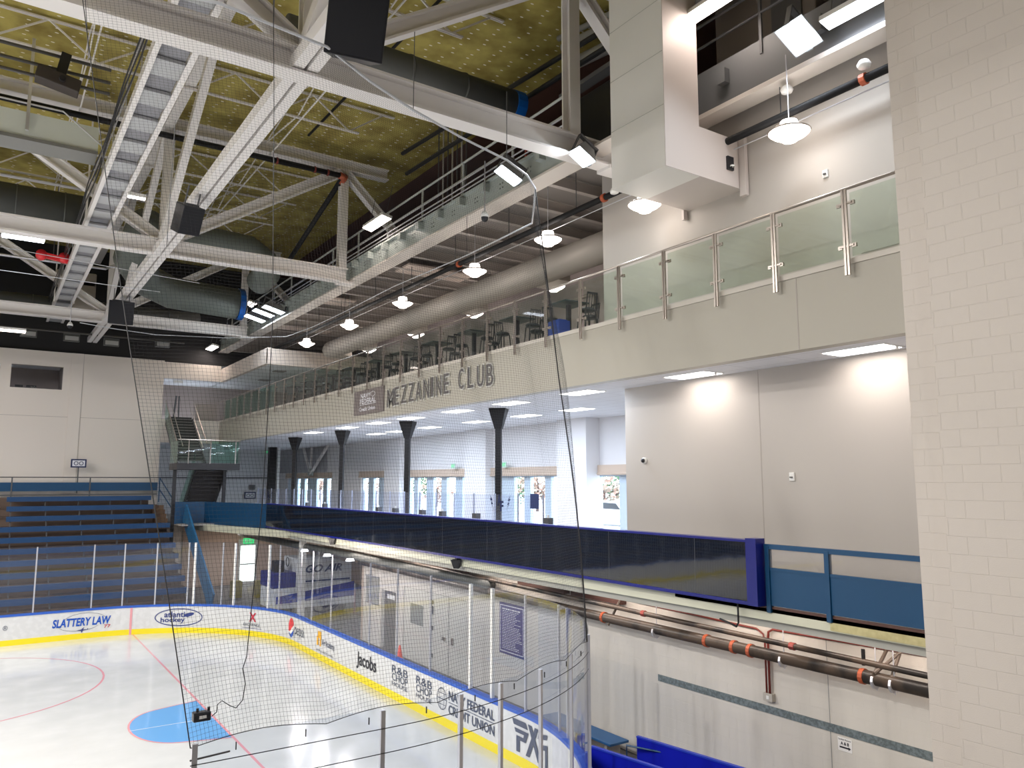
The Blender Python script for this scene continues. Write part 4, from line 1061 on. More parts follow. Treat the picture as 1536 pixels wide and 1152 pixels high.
tag(MB().box(11.75, 12.1, p.y - .15, p.y + .3, ZM, ZM + .55).box(11.8, 12.05, p.y - .1, p.y + .25, ZM + .55, ZM + .58).build('blue_bin', mat('bin_blue', (.01, .05, .35), .4)), 'blue bin under the first high-top table', 'bin')

# ================================================================== RIBBON BOARD AND BLUE RAILS
ya, yb_ = PX(1130, 850, XF - .15).y, PX(400, 775, XF - .15).y
XR = XF - .18
rb = thing('led_ribbon_board', 'long black glossy LED ribbon board in blue frame on concourse edge', 'display board', (XR, 20, 4.3))
MB().box(XR, XR + .03, ya + .10, yb_, 3.86, 4.86).build('screen', LEDM, rb)
MB().box(XR - .02, XR + .2, ya, yb_, 4.86, 4.90).box(XR - .02, XR + .2, ya, yb_, 3.80, 3.86).box(XR - .04, XR + .2, ya - .12, ya + .10, 3.80, 4.93).build('frame', mat('ribbon_blue', (.007, .012, .20), .3), rb)
MB().box(XR + .03, XR + .2, ya + .1, yb_, 3.86, 4.86).build('rear_case', BLACK, rb)
yy = ya + 1.3
while yy < yb_: 
    MB().box(XR - .0015, XR, yy, yy + .006, 3.86, 4.86).build('module_seam', DARK, rb); yy += 2.4
# blue rail right
def blue_rail(label, y0, y1, posts, x=XF):
    t = thing('blue_guard_rail', label, 'guard rail', (x, (y0 + y1) / 2, ZK))
    MB().box(x - .02, x + .02, y0, y1, 3.82, 4.42).build('solid_panel', BLUE, t)
    MB().box(x - .035, x + .035, y0, y1, 4.76, 4.84).build('top_rail', BLUE, t)
    MB().box(x - .03, x + .03, y0, y1, 4.40, 4.45).build('mid_rail', BLUE, t)
    MB().box(x - .005, x + .005, y0, y1, 4.45, 4.76).build('infill_pane', glass('scratched_acrylic', (.9, .9, .9), refl=1.2, opacity=.25, film=(.65, .6, .56)), t)
    for y in posts: MB().box(x - .045, x + .045, y - .04, y + .04, 3.70, 4.80).build('post', BLUE, t)
    return t
ymid = PX(1243, 870, XF).y
blue_rail('blue steel guard rail with clear upper infill right of the ribbon board', 2.0, ya - .14, [ymid, ya - .2])
struct(MB().box(XF - .02, XF + .05, 2, ymid, 3.58, 3.70).build('trim_14', WOOD)); struct(MB().box(XF - .0, XF + .05, 2, ya + 2, 3.70, 3.80).build('trim_15', BROWN))
# blue rail left with slanted section to the stairs
t = thing('blue_guard_wall', 'blue solid guard wall between ribbon board and stairs', 'guard rail', (10.2, 39, ZK))
MB().prism([(XR, yb_, 3.75), (XR + .05, yb_, 3.75), (9.65, 42.6, 3.75), (9.6, 42.6, 3.75)], (0, 0, 1.12)).build('near_panel', BLUE, t)
MB().prism([(9.6, 42.6, 3.75), (9.65, 42.65, 3.75), (8.2, 42.8, 3.75), (8.2, 42.75, 3.75)], (0, 0, 1.12)).build('far_panel', BLUE, t)
# sloping blue stringer down to the bleacher aisle
a = PY(275, 757, 42.5); b = PY(318, 905, 36.5)
tag(MB().bar((a.x + .1, a.y, a.z - .4), (b.x, b.y, b.z), .08, 1.0, (0, 0, 1)).build('stair_stringer', mat('stringer_blue', (.015, .12, .26), .45)), 'blue sloping stair side panel descending beside the bleachers', 'stair panel')

# ------------------------------------------------------------ pipes under the concourse
m_ = thing('sprinkler_main', 'dusty black main pipe with orange couplings along lower block wall', 'pipe', (11.8, 12, 2.82))
MB().tube([(11.8, 5.25, 2.82), (11.8, 34, 2.98)], .105, 16).build('pipe_run', PIPE, m_, True)
for px, py in ((908, 925), (1063, 963), (1104, 975), (1129, 980), (1298, 1014)):
    y = PX(px, py, 11.8).y; MB().tube([(11.8, y, 2.80 + (y - 2) * .0056), (11.8, y + .07, 2.80 + (y - 2) * .0056)], .122, 14).build('coupling', ORNG, m_)
for px, py in ((1176, 985), (1315, 1020), (985, 945), (1342, 1025)):
    y = PX(px, py, 11.8).y; MB().tube([(11.8, y, 2.66), (11.8, y, 2.98)], .012, 6).tube([(11.66 + .14, y, 2.95), (11.8, y, 3.45)], .01, 6).tube([(11.8, y, 2.8), (11.8, y + .04, 2.8)], .125, 12).build('hanger', ALU, m_)
for px0, py0, px1, py1 in ((934, 892, 912, 938), (1330, 975, 1312, 1010), (1352, 972, 1335, 1025), (1358, 972, 1312, 1010)):
    a = PX(px0, py0, 12.1); b = PX(px1, py1, 11.72); MB().tube([a, b], .028, 8).build('brace_strut', mat('strut_brown', (.12, .09, .07), .5), m_)
m_ = thing('branch_pipe', 'thinner dark pipe above the dusty main on lower block wall', 'pipe', (11.8, 12, 3.2))
MB().tube([(11.8, 5.25, 3.025), (11.8, 34, 3.42)], .05, 12).build('pipe_run', PIPE, m_, True)
for px, py in ((1193, 978), (968, 925)): y = PX(px, py, 11.8).y; MB().tube([(11.8, y, 2.98 + (y - 2) * .01375), (11.8, y + .1, 2.98 + (y - 2) * .01375)], .065, 10).build('coupling', REDC, m_)
y = PX(1295, 985, 11.8).y; MB().tube([(11.8, y, 3.0), (11.8, y, 3.25)], .03, 8).build('riser', PIPEB, m_)
t = thing('red_conduit', 'red painted conduit along lower wall dropping to a small box', 'conduit', (12.15, 9.5, 2.6))
ye2 = 9.52
MB().tube([(12.14, 5.25, 3.27), (12.14, ye2 - .12, 3.22), (12.14, ye2 - .02, 3.16), (12.14, ye2, 3.0), (12.14, ye2, 2.05)], .022, 8).build('conduit_right', REDC, t, True)
MB().tube([(12.14, 20, 3.42), (12.14, ye2 + .25, 3.18), (12.14, ye2 + .1, 3.1), (12.14, ye2 + .07, 2.95), (12.14, ye2 + .07, 2.05)], .018, 8).build('conduit_left', REDC, t, True)
MB().box(12.10, 12.2, ye2 - .07, ye2 + .13, 1.93, 2.07).build('junction_box', mat('box_grey', (.5, .47, .42), .5), t, bevel=.006)
MB().box(12.09, 12.1, ye2 - .01, ye2 + .05, 1.97, 2.03).build('outlet_face', WHITEP, t)
# brown beam segments under slab, light strip washing the wall
for i, (a, b) in enumerate((((860, 872), (935, 905)), ((780, 842), (850, 870)), ((560, 812), (700, 840)))):
    pa, pb_ = PX(*a, 12.1), PX(*b, 12.1); zb1 = PX(930, 906, 12.1).z; zb3 = PX(930, 889, 12.1).z
    tag(MB().box(12.02, 12.19, pb_.y, pa.y, zb1, zb3).build('brown_beam', BROWN), 'short dark brown steel beam under concourse edge, %s' % ('nearest', 'middle', 'furthest')[i], 'beam', 'brown beams under the concourse')
for i, y in enumerate((6.6, 9.6, 13.0, 17.6, 22.5, 27)):
    t = thing('strip_light', 'fluorescent strip tucked above pipes under concourse, %s along wall' % 'first second third fourth fifth sixth'.split()[i], 'strip light', (11.62, y, 3.4), 'strips under the concourse')
    MB().box(11.52, 11.60, y - 1.2, y + 1.2, 3.48, 3.56).build('housing', WHITEP, t)
    area('strip_lamp', (11.62, y, 3.44), .1, 2.4, 11, WARM, rot=(0, R(-35), 0))
# brackets / small speaker under the ribbon
for i, (px, py) in enumerate(((499, 812), (685, 846))):
    p = PX(px, py, XF - .1)
    t = thing('horn_speaker', 'small black flared housing below ribbon board, %s one' % ('further', 'nearer')[i], 'speaker', tuple(p)); MB().tube([(p.x, p.y, p.z + .12), (p.x, p.y, p.z - .12)], [.2, .1], 4).build('housing', BLACK, t)
    MB().box(p.x - .03, p.x + .1, p.y - .05, p.y + .05, p.z + .1, p.z + .2).build('mount', BLACK, t)
p = PX(1107, 915, XF - .1); tag(MB().tube([(p.x, p.y, 3.85), (p.x, p.y, 3.45), (p.x, p.y + .05, 3.38), (p.x + .05, p.y + .2, 3.4), (p.x + .1, p.y + .5, 3.44)], .018, 6).build('power_cable', BLACK), 'black cable drooping from bottom of ribbon board near its end', 'cable')
# galvanised strip
pa, pb_ = PX(988, 1017, XL), PX(1394, 1131, XL)
tag(MB().box(XL - .02, XL, 5.25, pa.y, 1.70, 1.83).build('metal_strip', GALV), 'grey-green metal strip screwed along lower block wall', 'metal strip')
struct(MB().box(XL - .004, XL, 8.35, 8.36, .0, 3.4).build('trim_16', mat('thin_joint', (.3, .3, .3), .8)))
# A&B sign
pa, pb_ = PX(1257, 1110, XL), PX(1278, 1116, XL)
y0, y1 = pa.y, pb_.y; z1 = PX(1257, 1104, XL).z; z0 = PX(1257, 1124, XL).z
t = thing('paper_sign', 'white paper sign with arrow for locker rooms A & B on block wall', 'sign', (XL, (y0 + y1) / 2, z0)); MB().box(XL - .006, XL, y1, y0, z0, z1).build('paper', mat('paper', (.88, .86, .84), .6), t)
D = y1 - y0; H_ = z1 - z0
put_text('sign_text', 'Locker Rooms', TEXTK, plane_fn((XL - .008, y0 + D * .06, z0 + H_ * .80), (0, D * .88, 0), (0, 0, H_ * .11)), t, bold=.02)
put_text('sign_text', 'A & B', TEXTK, plane_fn((XL - .008, y0 + D * .2, z0 + H_ * .45), (0, D * .6, 0), (0, 0, H_ * .24)), t, bold=.04)
MB().prism([(XL - .008, y0 + D * a, z0 + H_ * b) for a, b in ((.12, .34), (.75, .34), (.75, .42), (.92, .28), (.75, .14), (.75, .22), (.12, .22))], (-.001, 0, 0)).build('sign_arrow', TEXTK, t)
# purple rules sign
t = thing('rules_sign', 'purple-blue rules sign with white lines of text behind the rink glass', 'sign', (XL, 17.97, 1.3))
MB().box(XL - .03, XL, 17.36, 18.56, 1.22, 2.58).build('panel', SIGNB, t)
MB().box(XL - .032, XL - .03, 17.42, 18.50, 2.50, 2.52).box(XL - .032, XL - .03, 17.42, 18.50, 1.28, 1.30).box(XL - .032, XL - .03, 17.40, 17.42, 1.28, 2.52).box(XL - .032, XL - .03, 18.50, 18.52, 1.28, 2.52).build('border', TEXTW, t)
rows_ = MB(); rnd = random.Random(3)
for i in range(24):
    z = 2.40 - i * .045; y = 18.42; tall = .035 if i == 0 else .014
    end = 17.5 + rnd.uniform(0, .35)
    while y > end:
        w_ = rnd.uniform(.03, .11); rows_.box(XL - .0315, XL - .03, y - w_, y, z, z + tall); y -= w_ + .022
o = rows_.build('text_lines', TEXTW, t); o['kind'] = 'stuff'

# bench, bottle, blue partitions
bench = thing('player_bench', 'blue topped wooden bench along block wall behind the glass', 'bench', (11.4, 13.4, 0))
MB().box(11.1, 11.62, 12.75, 15.2, .46, .51).build('seat_board', BLUET, bench, bevel=.008)
for y in (12.95, 14.0, 15.0): MB().box(11.18, 11.54, y, y + .08, 0, .46).build('leg', CONC, bench)
MB().box(11.3, 11.4, 12.95, 15.0, .12, .2).build('stretcher', CONC, bench)
p = PZ(876, 1080, .6)
bt = thing('water_bottle', 'small clear and white water bottle standing on the blue bench', 'bottle', (11.45, 14.1, .51)); MB().lathe([(0, 0), (.035, 0), (.036, .14), (.015, .18), (.015, .2)], (11.45, 14.1, .51), 12).build('bottle_body', mat('bottle_blue', (.5, .7, .8), .2), bt, True); MB().lathe([(.017, .2), (.017, .22), (0, .22)], (11.45, 14.1, .51), 12).build('bottle_cap', WHITEP, bt)
for i, (a, b, nm_) in enumerate((((887, 1120), (1010, 1160), 'nearer'), ((955, 1105), (1135, 1160), 'further, taller'))):
    z = 1.1; pa, pb_ = PZ(*a, z), PZ(*b, z)
    t = thing('blue_partition', 'bright blue box partition behind glass at bottom edge, %s one' % nm_, 'partition', (pa.x, pa.y, 0))
    d = (pb_ - pa).normalized(); n_ = Vector((-d.y, d.x, 0)) * .04
    MB().prism([pa, pb_, pb_ + n_, pa + n_], (0, 0, -1.1)).build('panel', BLUEV, t); MB().bar(pa + n_ / 2, pb_ + n_ / 2, .07, .03).build('top_trim', mat('trim_blue', (.02, .05, .5), .4), t)
pa, pb_ = PZ(940, 1118, .95), PZ(1100, 1150, .95)
tag(MB().tube([(pa.x, pa.y, 0), pa, pb_, (pb_.x, pb_.y, 0)], .02, 8).build('bench_rail', BLUE), 'thin blue pipe rail between the two bright blue partitions', 'rail')

# doors on lower wall
struct(MB().box(XL + .02, XL + .07, 20.45, 22.55, 0, 2.33).build('door_1', mat('door_cream', (.66, .64, .58), .4)))
d = bpy.data.objects['door_1']
MB().box(XL + .015, XL + .02, 21.49, 21.51, 0, 2.33).build('door_gap', DARK, d); MB().box(XL - .03, XL + .02, 21.7, 21.85, 1.0, 1.1).build('door_handle', STAIN, d); MB().box(XL - .03, XL + .02, 21.2, 21.28, .95, 1.15).build('door_handle', STAIN, d)
for z in (.35, 1.2, 2.0): MB().box(XL, XL + .02, 22.5, 22.58, z, z + .12).build('door_hinge', DARK, d)
d2 = struct(MB().box(XL + .02, XL + .07, 22.75, 24.58, 0, 2.33).build('door_2', MATS['door_cream']))
MB().box(XL + .01, XL + .02, 23.2, 24.1, 1.2, 1.85).build('door_louver', mat('louver_grey', (.25, .26, .25), .5), d2)
d3 = struct(MB().box(XL + .1, XL + .14, 25.25, 26.35, 0, 2.0).build('door_3', mat('door_dark', (.16, .15, .14), .4)))
MB().box(XL + .09, XL + .1, 25.5, 26.1, 1.75, 1.9).build('door_sign', WHITEP, d3)
p = PX(637, 922, XL); tag(MB().box(XL - .05, XL, 22.5, 22.62, 1.7, 1.95).build('card_reader', mat('reader', (.10, .11, .2), .4)), 'small dark wall box beside the cream louvred door', 'wall box')
# cone
c = PX(610, 975, 11.3)
t = thing('traffic_cone', 'orange traffic cone standing by the doors behind end boards', 'traffic cone', (11.3, 23.0, 0))
MB().box(11.12, 11.48, 22.82, 23.18, 0, .04).build('base', BLACK, t); MB().lathe([(.15, .04), (.03, .75), (.0, .76)], (11.3, 23.0, 0), 16).build('cone_body', CONE, t, True)
tag(MB().box(11.0, 12.1, 20.8, 24.2, .0, .03).build('floor_mat', mat('mat_dark', (.06, .06, .06), .8)), 'dark rubber mat on floor in front of lower doors', 'mat')
# reflection-free notice board panels on wall beyond door 3
t = thing('notice_board', 'grey framed panel on lower wall above the dark door', 'panel', (XL, 27, 2.0)); MB().box(XL - .03, XL, 26.6, 27.7, 1.5, 2.4).build('board', mat('board_grey', (.35, .35, .33), .5), t); MB().box(XL - .04, XL - .03, 26.55, 27.75, 2.4, 2.45).box(XL - .04, XL - .03, 26.55, 27.75, 1.45, 1.5).build('frame', ALU, t)

# dark diagonal duct run inside lower ceiling (px 500-740,y 830-880)
tag(MB().tube([(13.6, 17, 2.95), (13.3, 28, 3.0), (13.3, 44, 3.0)], .22, 12).build('lower_duct', mat('lower_duct', (.10, .11, .11), .5), None, True) if False else MB().tube([(11.85, 18.5, 3.05), (11.85, 44, 3.1)], .16, 12).build('lower_duct', mat('lower_duct', (.10, .11, .11), .5), None, True), 'dark round duct under the concourse above the lower doors', 'duct')
# lights under concourse over bay
for i, (px, py) in enumerate(((457, 826), (491, 833), (525, 840))):
    p = PZ(px, py, 3.4)
    t = thing('bay_light', 'small round white downlight above machine bay, %s' % ('left', 'middle', 'right')[i], 'downlight', (p.x, p.y, 3.4), 'machine bay downlights'); MB().lathe([(.11, .04), (.14, -.03), (.0, -.04)], (p.x, p.y, 3.4), 16).build('lamp_disc', LEDP, t)
    L = bpy.data.lights.new('bay_lamp', 'POINT'); L.energy = 60; L.color = WARM; L.shadow_soft_size = .2
    o = bpy.data.objects.new('bay_lamp', L); COL.objects.link(o); o.location = (p.x, p.y, 3.2)
area('corridor_lamp', (12, 44, 3.3), 1.2, .3, 60, WARM); 
t = thing('corridor_light', 'fluorescent fixture under concourse in tan corridor', 'strip light', (12, 44, 3.35)); MB().box(11.3, 12.7, 43.8, 44.2, 3.33, 3.45).build('housing', WHITEP, t)

# exit door in the tan wall, ice resurfacer
d = struct(MB().box(12.55, 13.65, YW - .14, YW - .08, 0, 2.55).build('door_4', mat('door_white_frame', (.6, .6, .58), .5)))
MB().box(12.68, 13.52, YW - .15, YW - .14, .15, 2.2).build('door_pane', mat('daylit_pane', (.9, .95, .9), .5, emit=(.9, 1, .9), es=1.6), d); MB().box(12.68, 13.52, YW - .16, YW - .15, 1.1, 1.16).build('push_bar', DARK, d)
t = thing('exit_sign', 'green exit sign above glazed corridor door', 'exit sign', (13.1, YW - .25, 2.5)); MB().box(12.8, 13.4, YW - .25, YW - .2, 2.3, 2.62).build('housing', EXITG, t)
put_text('exit_text', 'EXIT', TEXTW, plane_fn((12.88, YW - .255, 2.37), (.44, 0, 0), (0, 0, .18)), t, bold=.02)
_dz = PY(458, 872, 34.43).x - 14.0
zm = thing('ice_resurfacer', 'blue and white ice resurfacing machine with GO AIR banner parked in bay', 'ice resurfacer', (14.2, 36.5, 0))
MB().box(12.6, 16.4, 34.4, 36.4, .35, 1.25).build('body', mat('zam_white', (.72, .75, .78), .35), zm, bevel=.06)
MB().prism([(12.7, 34.38, .9), (16.3, 34.38, 1.35), (16.3, 34.38, .7), (12.7, 34.38, .6)], (0, .02, 0)).build('blue_wave', mat('zam_blue', (.01, .03, .32), .35), zm)
MB().box(13.6, 16.2, 34.45, 36.3, 1.25, 2.5).build('snow_tank', mat('zam_tank', (.66, .68, .70), .35), zm, bevel=.05)
MB().box(12.55, 13.6, 34.5, 36.3, 1.25, 1.9).build('console', mat('zam_navy', (.01, .02, .22), .4), zm, bevel=.04)
put_text('banner_text', 'GO AIR', NAVY, plane_fn((14.0, 34.43, 1.85), (1.7, 0, 0), (0, 0, .35)), zm, bold=.03, shear=.3)
MB().box(13.7, 16.1, 34.42, 34.44, 1.45, 1.52).build('stripe', NAVY, zm)
MB().box(12.75, 13.2, 34.9, 35.4, 1.9, 2.4).build('seat', BLACK, zm, bevel=.04); MB().tube([(13.45, 35.3 + .2 * math.cos(R(a)), 2.3 + .2 * math.sin(R(a))) for a in range(0, 361, 30)], .02, 6).build('steering_wheel', BLACK, zm)
for x in (13.2, 15.6):
    for y in (34.45, 36.05): MB().tube([(x, y, .38), (x, y + .3, .38)], .38, 20).build('wheel', BLACK, zm, True)
zm.location.x += _dz
struct(MB().box(11.6, 11.85, 33.4, 33.65, 0, 3.45).build('trim_17', WHITEP)); 
for i, (x, y) in enumerate(((10.9, 41.5), (12.0, 41.0))):
    tag(MB().box(x, x + .5, y, y + .5, 0, .8).box(x + .05, x + .45, y + .05, y + .45, .8, .84).build('yellow_case', mat('case_olive', (.30, .25, .05), .6)), 'olive equipment case on corridor floor, %s one' % ('left', 'right')[i], 'case')

# ================================================================== BLEACHERS
bl_ = thing('bleachers', 'blue bench bleachers with brown treads climbing to the far wall', 'bleachers', (-5, 41, 0))
rows = 10
for k in range(rows):
    y = 45.2 - k * .82; z = 5.12 - k * .445
    x1 = 7.45 if k < 3 else 8.0
    MB().box(-24, x1 + .3 if k < 3 else x1, y - .1, y + .8, z - .55, z - .43).build('tread_deck', TREAD, bl_)
    for a, b in (((-24, .35) if k < 3 else (-24, x1)), (1.0 if k < 3 else None, x1)):
        if a is None: continue
        if k < 3 and a == -24: a, b = -24, -.2
        MB().box(a, b, y, y + .3, z - .04, z + .04).box(a, b, y - .03, y, z - .19, z + .04).build('bench_seat', SEATB, bl_)
    sup = MB(); x = -23.5
    while x < x1: sup.box(x, x + .05, y + .06, y + .24, z - .44, z - .04); x += 1.45
    sup.build('seat_bracket', DARK, bl_)
    MB().box(-24, x1, y + .75, y + .8, z - .45, z - .0).build('riser_face', mat('riser', (.13, .09, .07), .8), bl_)
st = MB()
for k in range(6): st.box(7.5, 8.1, 45.2 - k * .41, 45.7 - k * .41, 3.5, 4.65 - k * .22)
st.build('aisle_step', mat('aisle_brown', (.20, .12, .07), .7), bl_)
rr = thing('rear_guard_rail', 'blue guard rail with top pipe along the back of the bleachers', 'guard rail', (0, 46.5, 5.2))
MB().box(-24, 7.9, 46.2, 46.24, 5.42, 5.86).build('panel', BLUE, rr); MB().tube([(-24, 46.2, 6.12), (7.9, 46.2, 6.12)], .03, 6).build('top_rail', DARK, rr); MB().box(-24, 7.9, 46.18, 46.22, 5.2, 5.26).build('bottom_rail', DARK, rr)
x = -23
while x < 8: MB().box(x, x + .06, 46.16, 46.2, 4.7, 6.12).build('post', DARK, rr); x += 3.45
tag(MB().tube([(8.0, 46.2, 6.1), (8.35, 43.2, 4.7), (8.35, 43.2, 3.9)], .03, 8).tube([(8.0, 46.2, 5.5), (8.35, 43.2, 4.2)], .03, 8).tube([(8.0, 46.2, 4.8), (8.0, 46.2, 6.1)], .03, 8).build('aisle_railing', BLUE), 'blue sloping pipe railing at right end of bleachers', 'railing')
p = PY(118, 695, 46.4)
def goggle_sign(name, p, s, label, post=True):
    t = thing(name, label, 'sign', tuple(p)); 
    MB().box(p.x - .36 * s, p.x + .36 * s, p.y - .02, p.y + .02, p.z - .22 * s, p.z + .22 * s).build('panel', NAVY, t)
    MB().box(p.x - .29 * s, p.x + .29 * s, p.y - .026, p.y - .02, p.z - .15 * s, p.z + .15 * s).build('white_field', TEXTW, t)
    for d in (-1, 1): MB().tube([(p.x + d * .12 * s + .09 * s * math.cos(R(a)), p.y - .03, p.z + .09 * s * math.sin(R(a))) for a in range(0, 361, 24)], .018 * s, 5).build('ring_print', NAVY, t)
    if post: MB().bar((p.x, p.y, p.z - .22 * s), (p.x, p.y, 5.3), .06, .04).build('post', DARK, t)
    return t
goggle_sign('safety_sign', p, 1, 'small blue sign with two rings on post behind the bleachers')
goggle_sign('safety_sign', PY(375, 743, 55.9), 1.1, 'blue framed sign with two rings on lower club end wall', False)
p = PY(378, 731, 55.9); tag(MB().box(p.x - .2, p.x + .2, p.y - .03, p.y, p.z - .17 + .0, p.z + .17).build('wall_plaque', mat('plaque_brown', (.15, .14, .15), .5)), 'small dark square plaque above the ringed sign', 'plaque')
# niche sign
p = PY(297, 566, 50.1); t = thing('stair_sign', 'small navy square sign with white stair pictogram in niche', 'sign', tuple(p)); MB().box(p.x - .28, p.x + .28, 50.08, 50.12, p.z - .38, p.z + .38).build('panel', NAVY, t); MB().bar((p.x - .12, 50.07, p.z - .12), (p.x + .12, 50.07, p.z + .12), .02, .05).bar((p.x, 50.07, p.z), (p.x, 50.07, p.z + .18), .02, .04).build('pictogram', TEXTW, t)
t = thing('emergency_light', 'small white emergency light under the niche header', 'light', (8.9, YW + .4, 11.6)); MB().box(8.65, 9.15, YW + .35, YW + .5, 11.55, 11.68).build('housing', WHITEP, t)

# ------------------------------------------------------------ far stairs
sr = thing('switchback_stairs', 'dark steel switchback stairs with glass guards rising to mezzanine in far corner', 'stairs', (9.2, 43, ZK))
SD = mat('stair_dark', (.035, .035, .04), .45); ST = mat('stair_tread', (.035, .03, .03), .6)
n = 15; y0, z0, y1_, z1_ = 43.4, 6.85, YW, ZM
stp_ = MB()
for i in range(n):
    yy = y0 + (y1_ - y0) * i / n; zz = z0 + (z1_ - z0) * (i + 1) / n
    stp_.box(8.35, 9.65, yy, yy + (y1_ - y0) / n + .03, zz - .04, zz); stp_.box(8.35, 9.65, yy + (y1_ - y0) / n, yy + (y1_ - y0) / n + .02, zz, zz + .13)
stp_.build('upper_steps', ST, sr)
ns = MB()
for i in range(n):
    yy = y0 + (y1_ - y0) * i / n; zz = z0 + (z1_ - z0) * (i + 1) / n; ns.box(8.4, 9.6, yy - .015, yy + .03, zz - .03, zz + .012)
ns.build('step_nosing', mat('nosing', (.22, .20, .19), .5), sr)
for x in (8.28, 9.68): MB().bar((x, y0 - .1, z0 - .1), (x, y1_, z1_ - .1), .06, .36, (0, 0, 1)).build('stringer', SD, sr)
MB().box(7.95, 11.0, 41.5, 43.5, 6.5, 6.83).build('landing', SD, sr)
stp_ = MB(); yb2, zb2 = YW - .3, ZK + .1
for i in range(n):
    yy = 43.4 + (yb2 - 43.4) * i / n; zz = 6.8 - (6.8 - zb2) * (i + 1) / n
    stp_.box(9.3, 10.75, yy, yy + .28, zz - .05, zz); stp_.box(9.3, 10.75, yy, yy + .03, zz, zz + .2)
stp_.build('lower_steps', ST, sr)
for x in (9.22, 10.8): MB().bar((x, 43.4, 6.7), (x, yb2, zb2), .06, .40, (0, 0, 1)).build('stringer', SD, sr)
MB().prism([(9.16, 43.3, 6.6), (9.16, 43.3, 7.5), (9.16, yb2, zb2 + 1), (9.16, yb2, zb2 + .1)], (.012, 0, 0)).build('glass_guard', GLG, sr)
MB().prism([(8.22, 43.2, 6.7), (8.22, 43.2, 7.85), (8.22, y1_, z1_ + 1.0), (8.22, y1_, z1_)], (.012, 0, 0)).build('glass_guard', GLG, sr)
MB().tube([(8.22, 43.2, 7.9), (8.22, y1_, z1_ + 1.05)], .03, 6).tube([(8.5, 43.2, 7.75), (8.5, y1_, z1_ + .9)], .02, 6).tube([(9.7, 43.2, 7.9), (9.7, y1_, z1_ + 1.05)], .03, 6).tube([(9.5, 43.2, 7.7), (9.5, y1_, z1_ + .85)], .02, 6).build('handrail', STAIN, sr)
for a, b in ((8.0, 9.5), (9.55, 10.9)): MB().box(a, b, 41.49, 41.502, 6.85, 7.95).build('glass_guard', GLG if a > 9 else GLR, sr)
MB().tube([(7.95, 41.5, 8.0), (11.0, 41.5, 8.0), (11.0, 43.4, 8.0)], .03, 6).build('landing_rail', STAIN, sr)
MB().box(10.98, 11.0, 41.5, 43.4, 6.85, 7.95).build('glass_guard', GLR, sr)
MB().box(7.95, 7.962, 41.5, 43.4, 6.85, 7.95).build('glass_guard', GLG, sr)
for x in (8.45, 10.75, 9.5): MB().bar((x, 41.46, 6.8), (x, 41.46, 8.0), .04, .04).build('guard_post', STAIN, sr)
for x, y in ((8.2, 43.3), (10.7, 43.3)): MB().bar((x, y, ZK if x > 9 else 1.5), (x, y, 6.55), .16, .16).build('support_post', SD, sr)
# niche inner railing
for i, x in enumerate((8.75, 8.95)): pass
tag(MB().tube([(9.0, 48.9, ZM), (9.25, 49.6, 11.0)], .06, 6).tube([(9.3, 48.9, ZM), (9.4, 49.6, 11.0)], .04, 6).build('leaning_bars', DARK), 'dark bars leaning against niche wall at top of stairs', 'bars')
tag(MB().tube([(9.8, 47.3, ZM), (9.8, 47.3, 10.5), (11.1, 47.3, 10.5)], .03, 6).box(9.9, 11.1, 47.29, 47.3, ZM, 10.4).build('landing_guard', mat('guard_taupe', (.32, .28, .26), .4)), 'taupe guard panel with handrail at mezzanine end beside stairs', 'guard rail')

# ================================================================== HANGING THINGS
def speaker(px, py, Y, w_, h_, d_, rot, label, taper=.7):
    p = PY(px, py, Y); t = local_thing('loudspeaker', label, 'loudspeaker', tuple(p), rot)
    W2, H2 = w_ / 2, h_ / 2
    MB().prism([(-W2, 0, -H2), (W2, 0, -H2), (W2 * taper, d_, -H2), (-W2 * taper, d_, -H2)], (0, 0, h_)).build('cabinet', BLACKM, t, bevel=.015)
    MB().box(-W2 * .93, W2 * .93, -.012, 0, -H2 * .94, H2 * .94).build('grille', mat('grille_cloth', (.006, .007, .012), .6), t)
    MB().box(-W2 * .7, W2 * .7, d_ * .3, d_ * .45, H2, H2 + .05).bar((-W2 * .6, d_ * .38, H2), (-W2 * .6, d_ * .38, H2 + .5), .03, .03).bar((W2 * .6, d_ * .38, H2), (W2 * .6, d_ * .38, H2 + .5), .03, .03).build('yoke', DARK, t)
    return t
speaker(535, 38, 10.2, .88, .92, .55, (R(24), R(4), R(-18)), 'large black loudspeaker hung at top beside nearest truss')
speaker(288, 332, 20.6, .66, .74, .45, (R(25), R(-8), R(28)), 'black loudspeaker with bracket hung at middle truss node')
speaker(182, 469, 33.6, .92, .92, .6, (R(8), 0, R(0)), 'black loudspeaker hung at furthest truss node')
p = PY(88, 117, 21.0)
t = local_thing('projector', 'flat dark projector body hung from pipes at upper left', 'projector', tuple(p), (R(6), R(10), R(0)))
MB().box(-.48, .48, 0, .55, -.15, .16).build('body', mat('dark_brown', (.045, .035, .03), .5), t, bevel=.02); MB().tube([(.08, 0, 0), (.08, -.12, 0)], .07, 12).build('lens', BLACK, t); MB().box(-.1, .12, .2, .35, .15, .75).build('mount', BLACK, t)

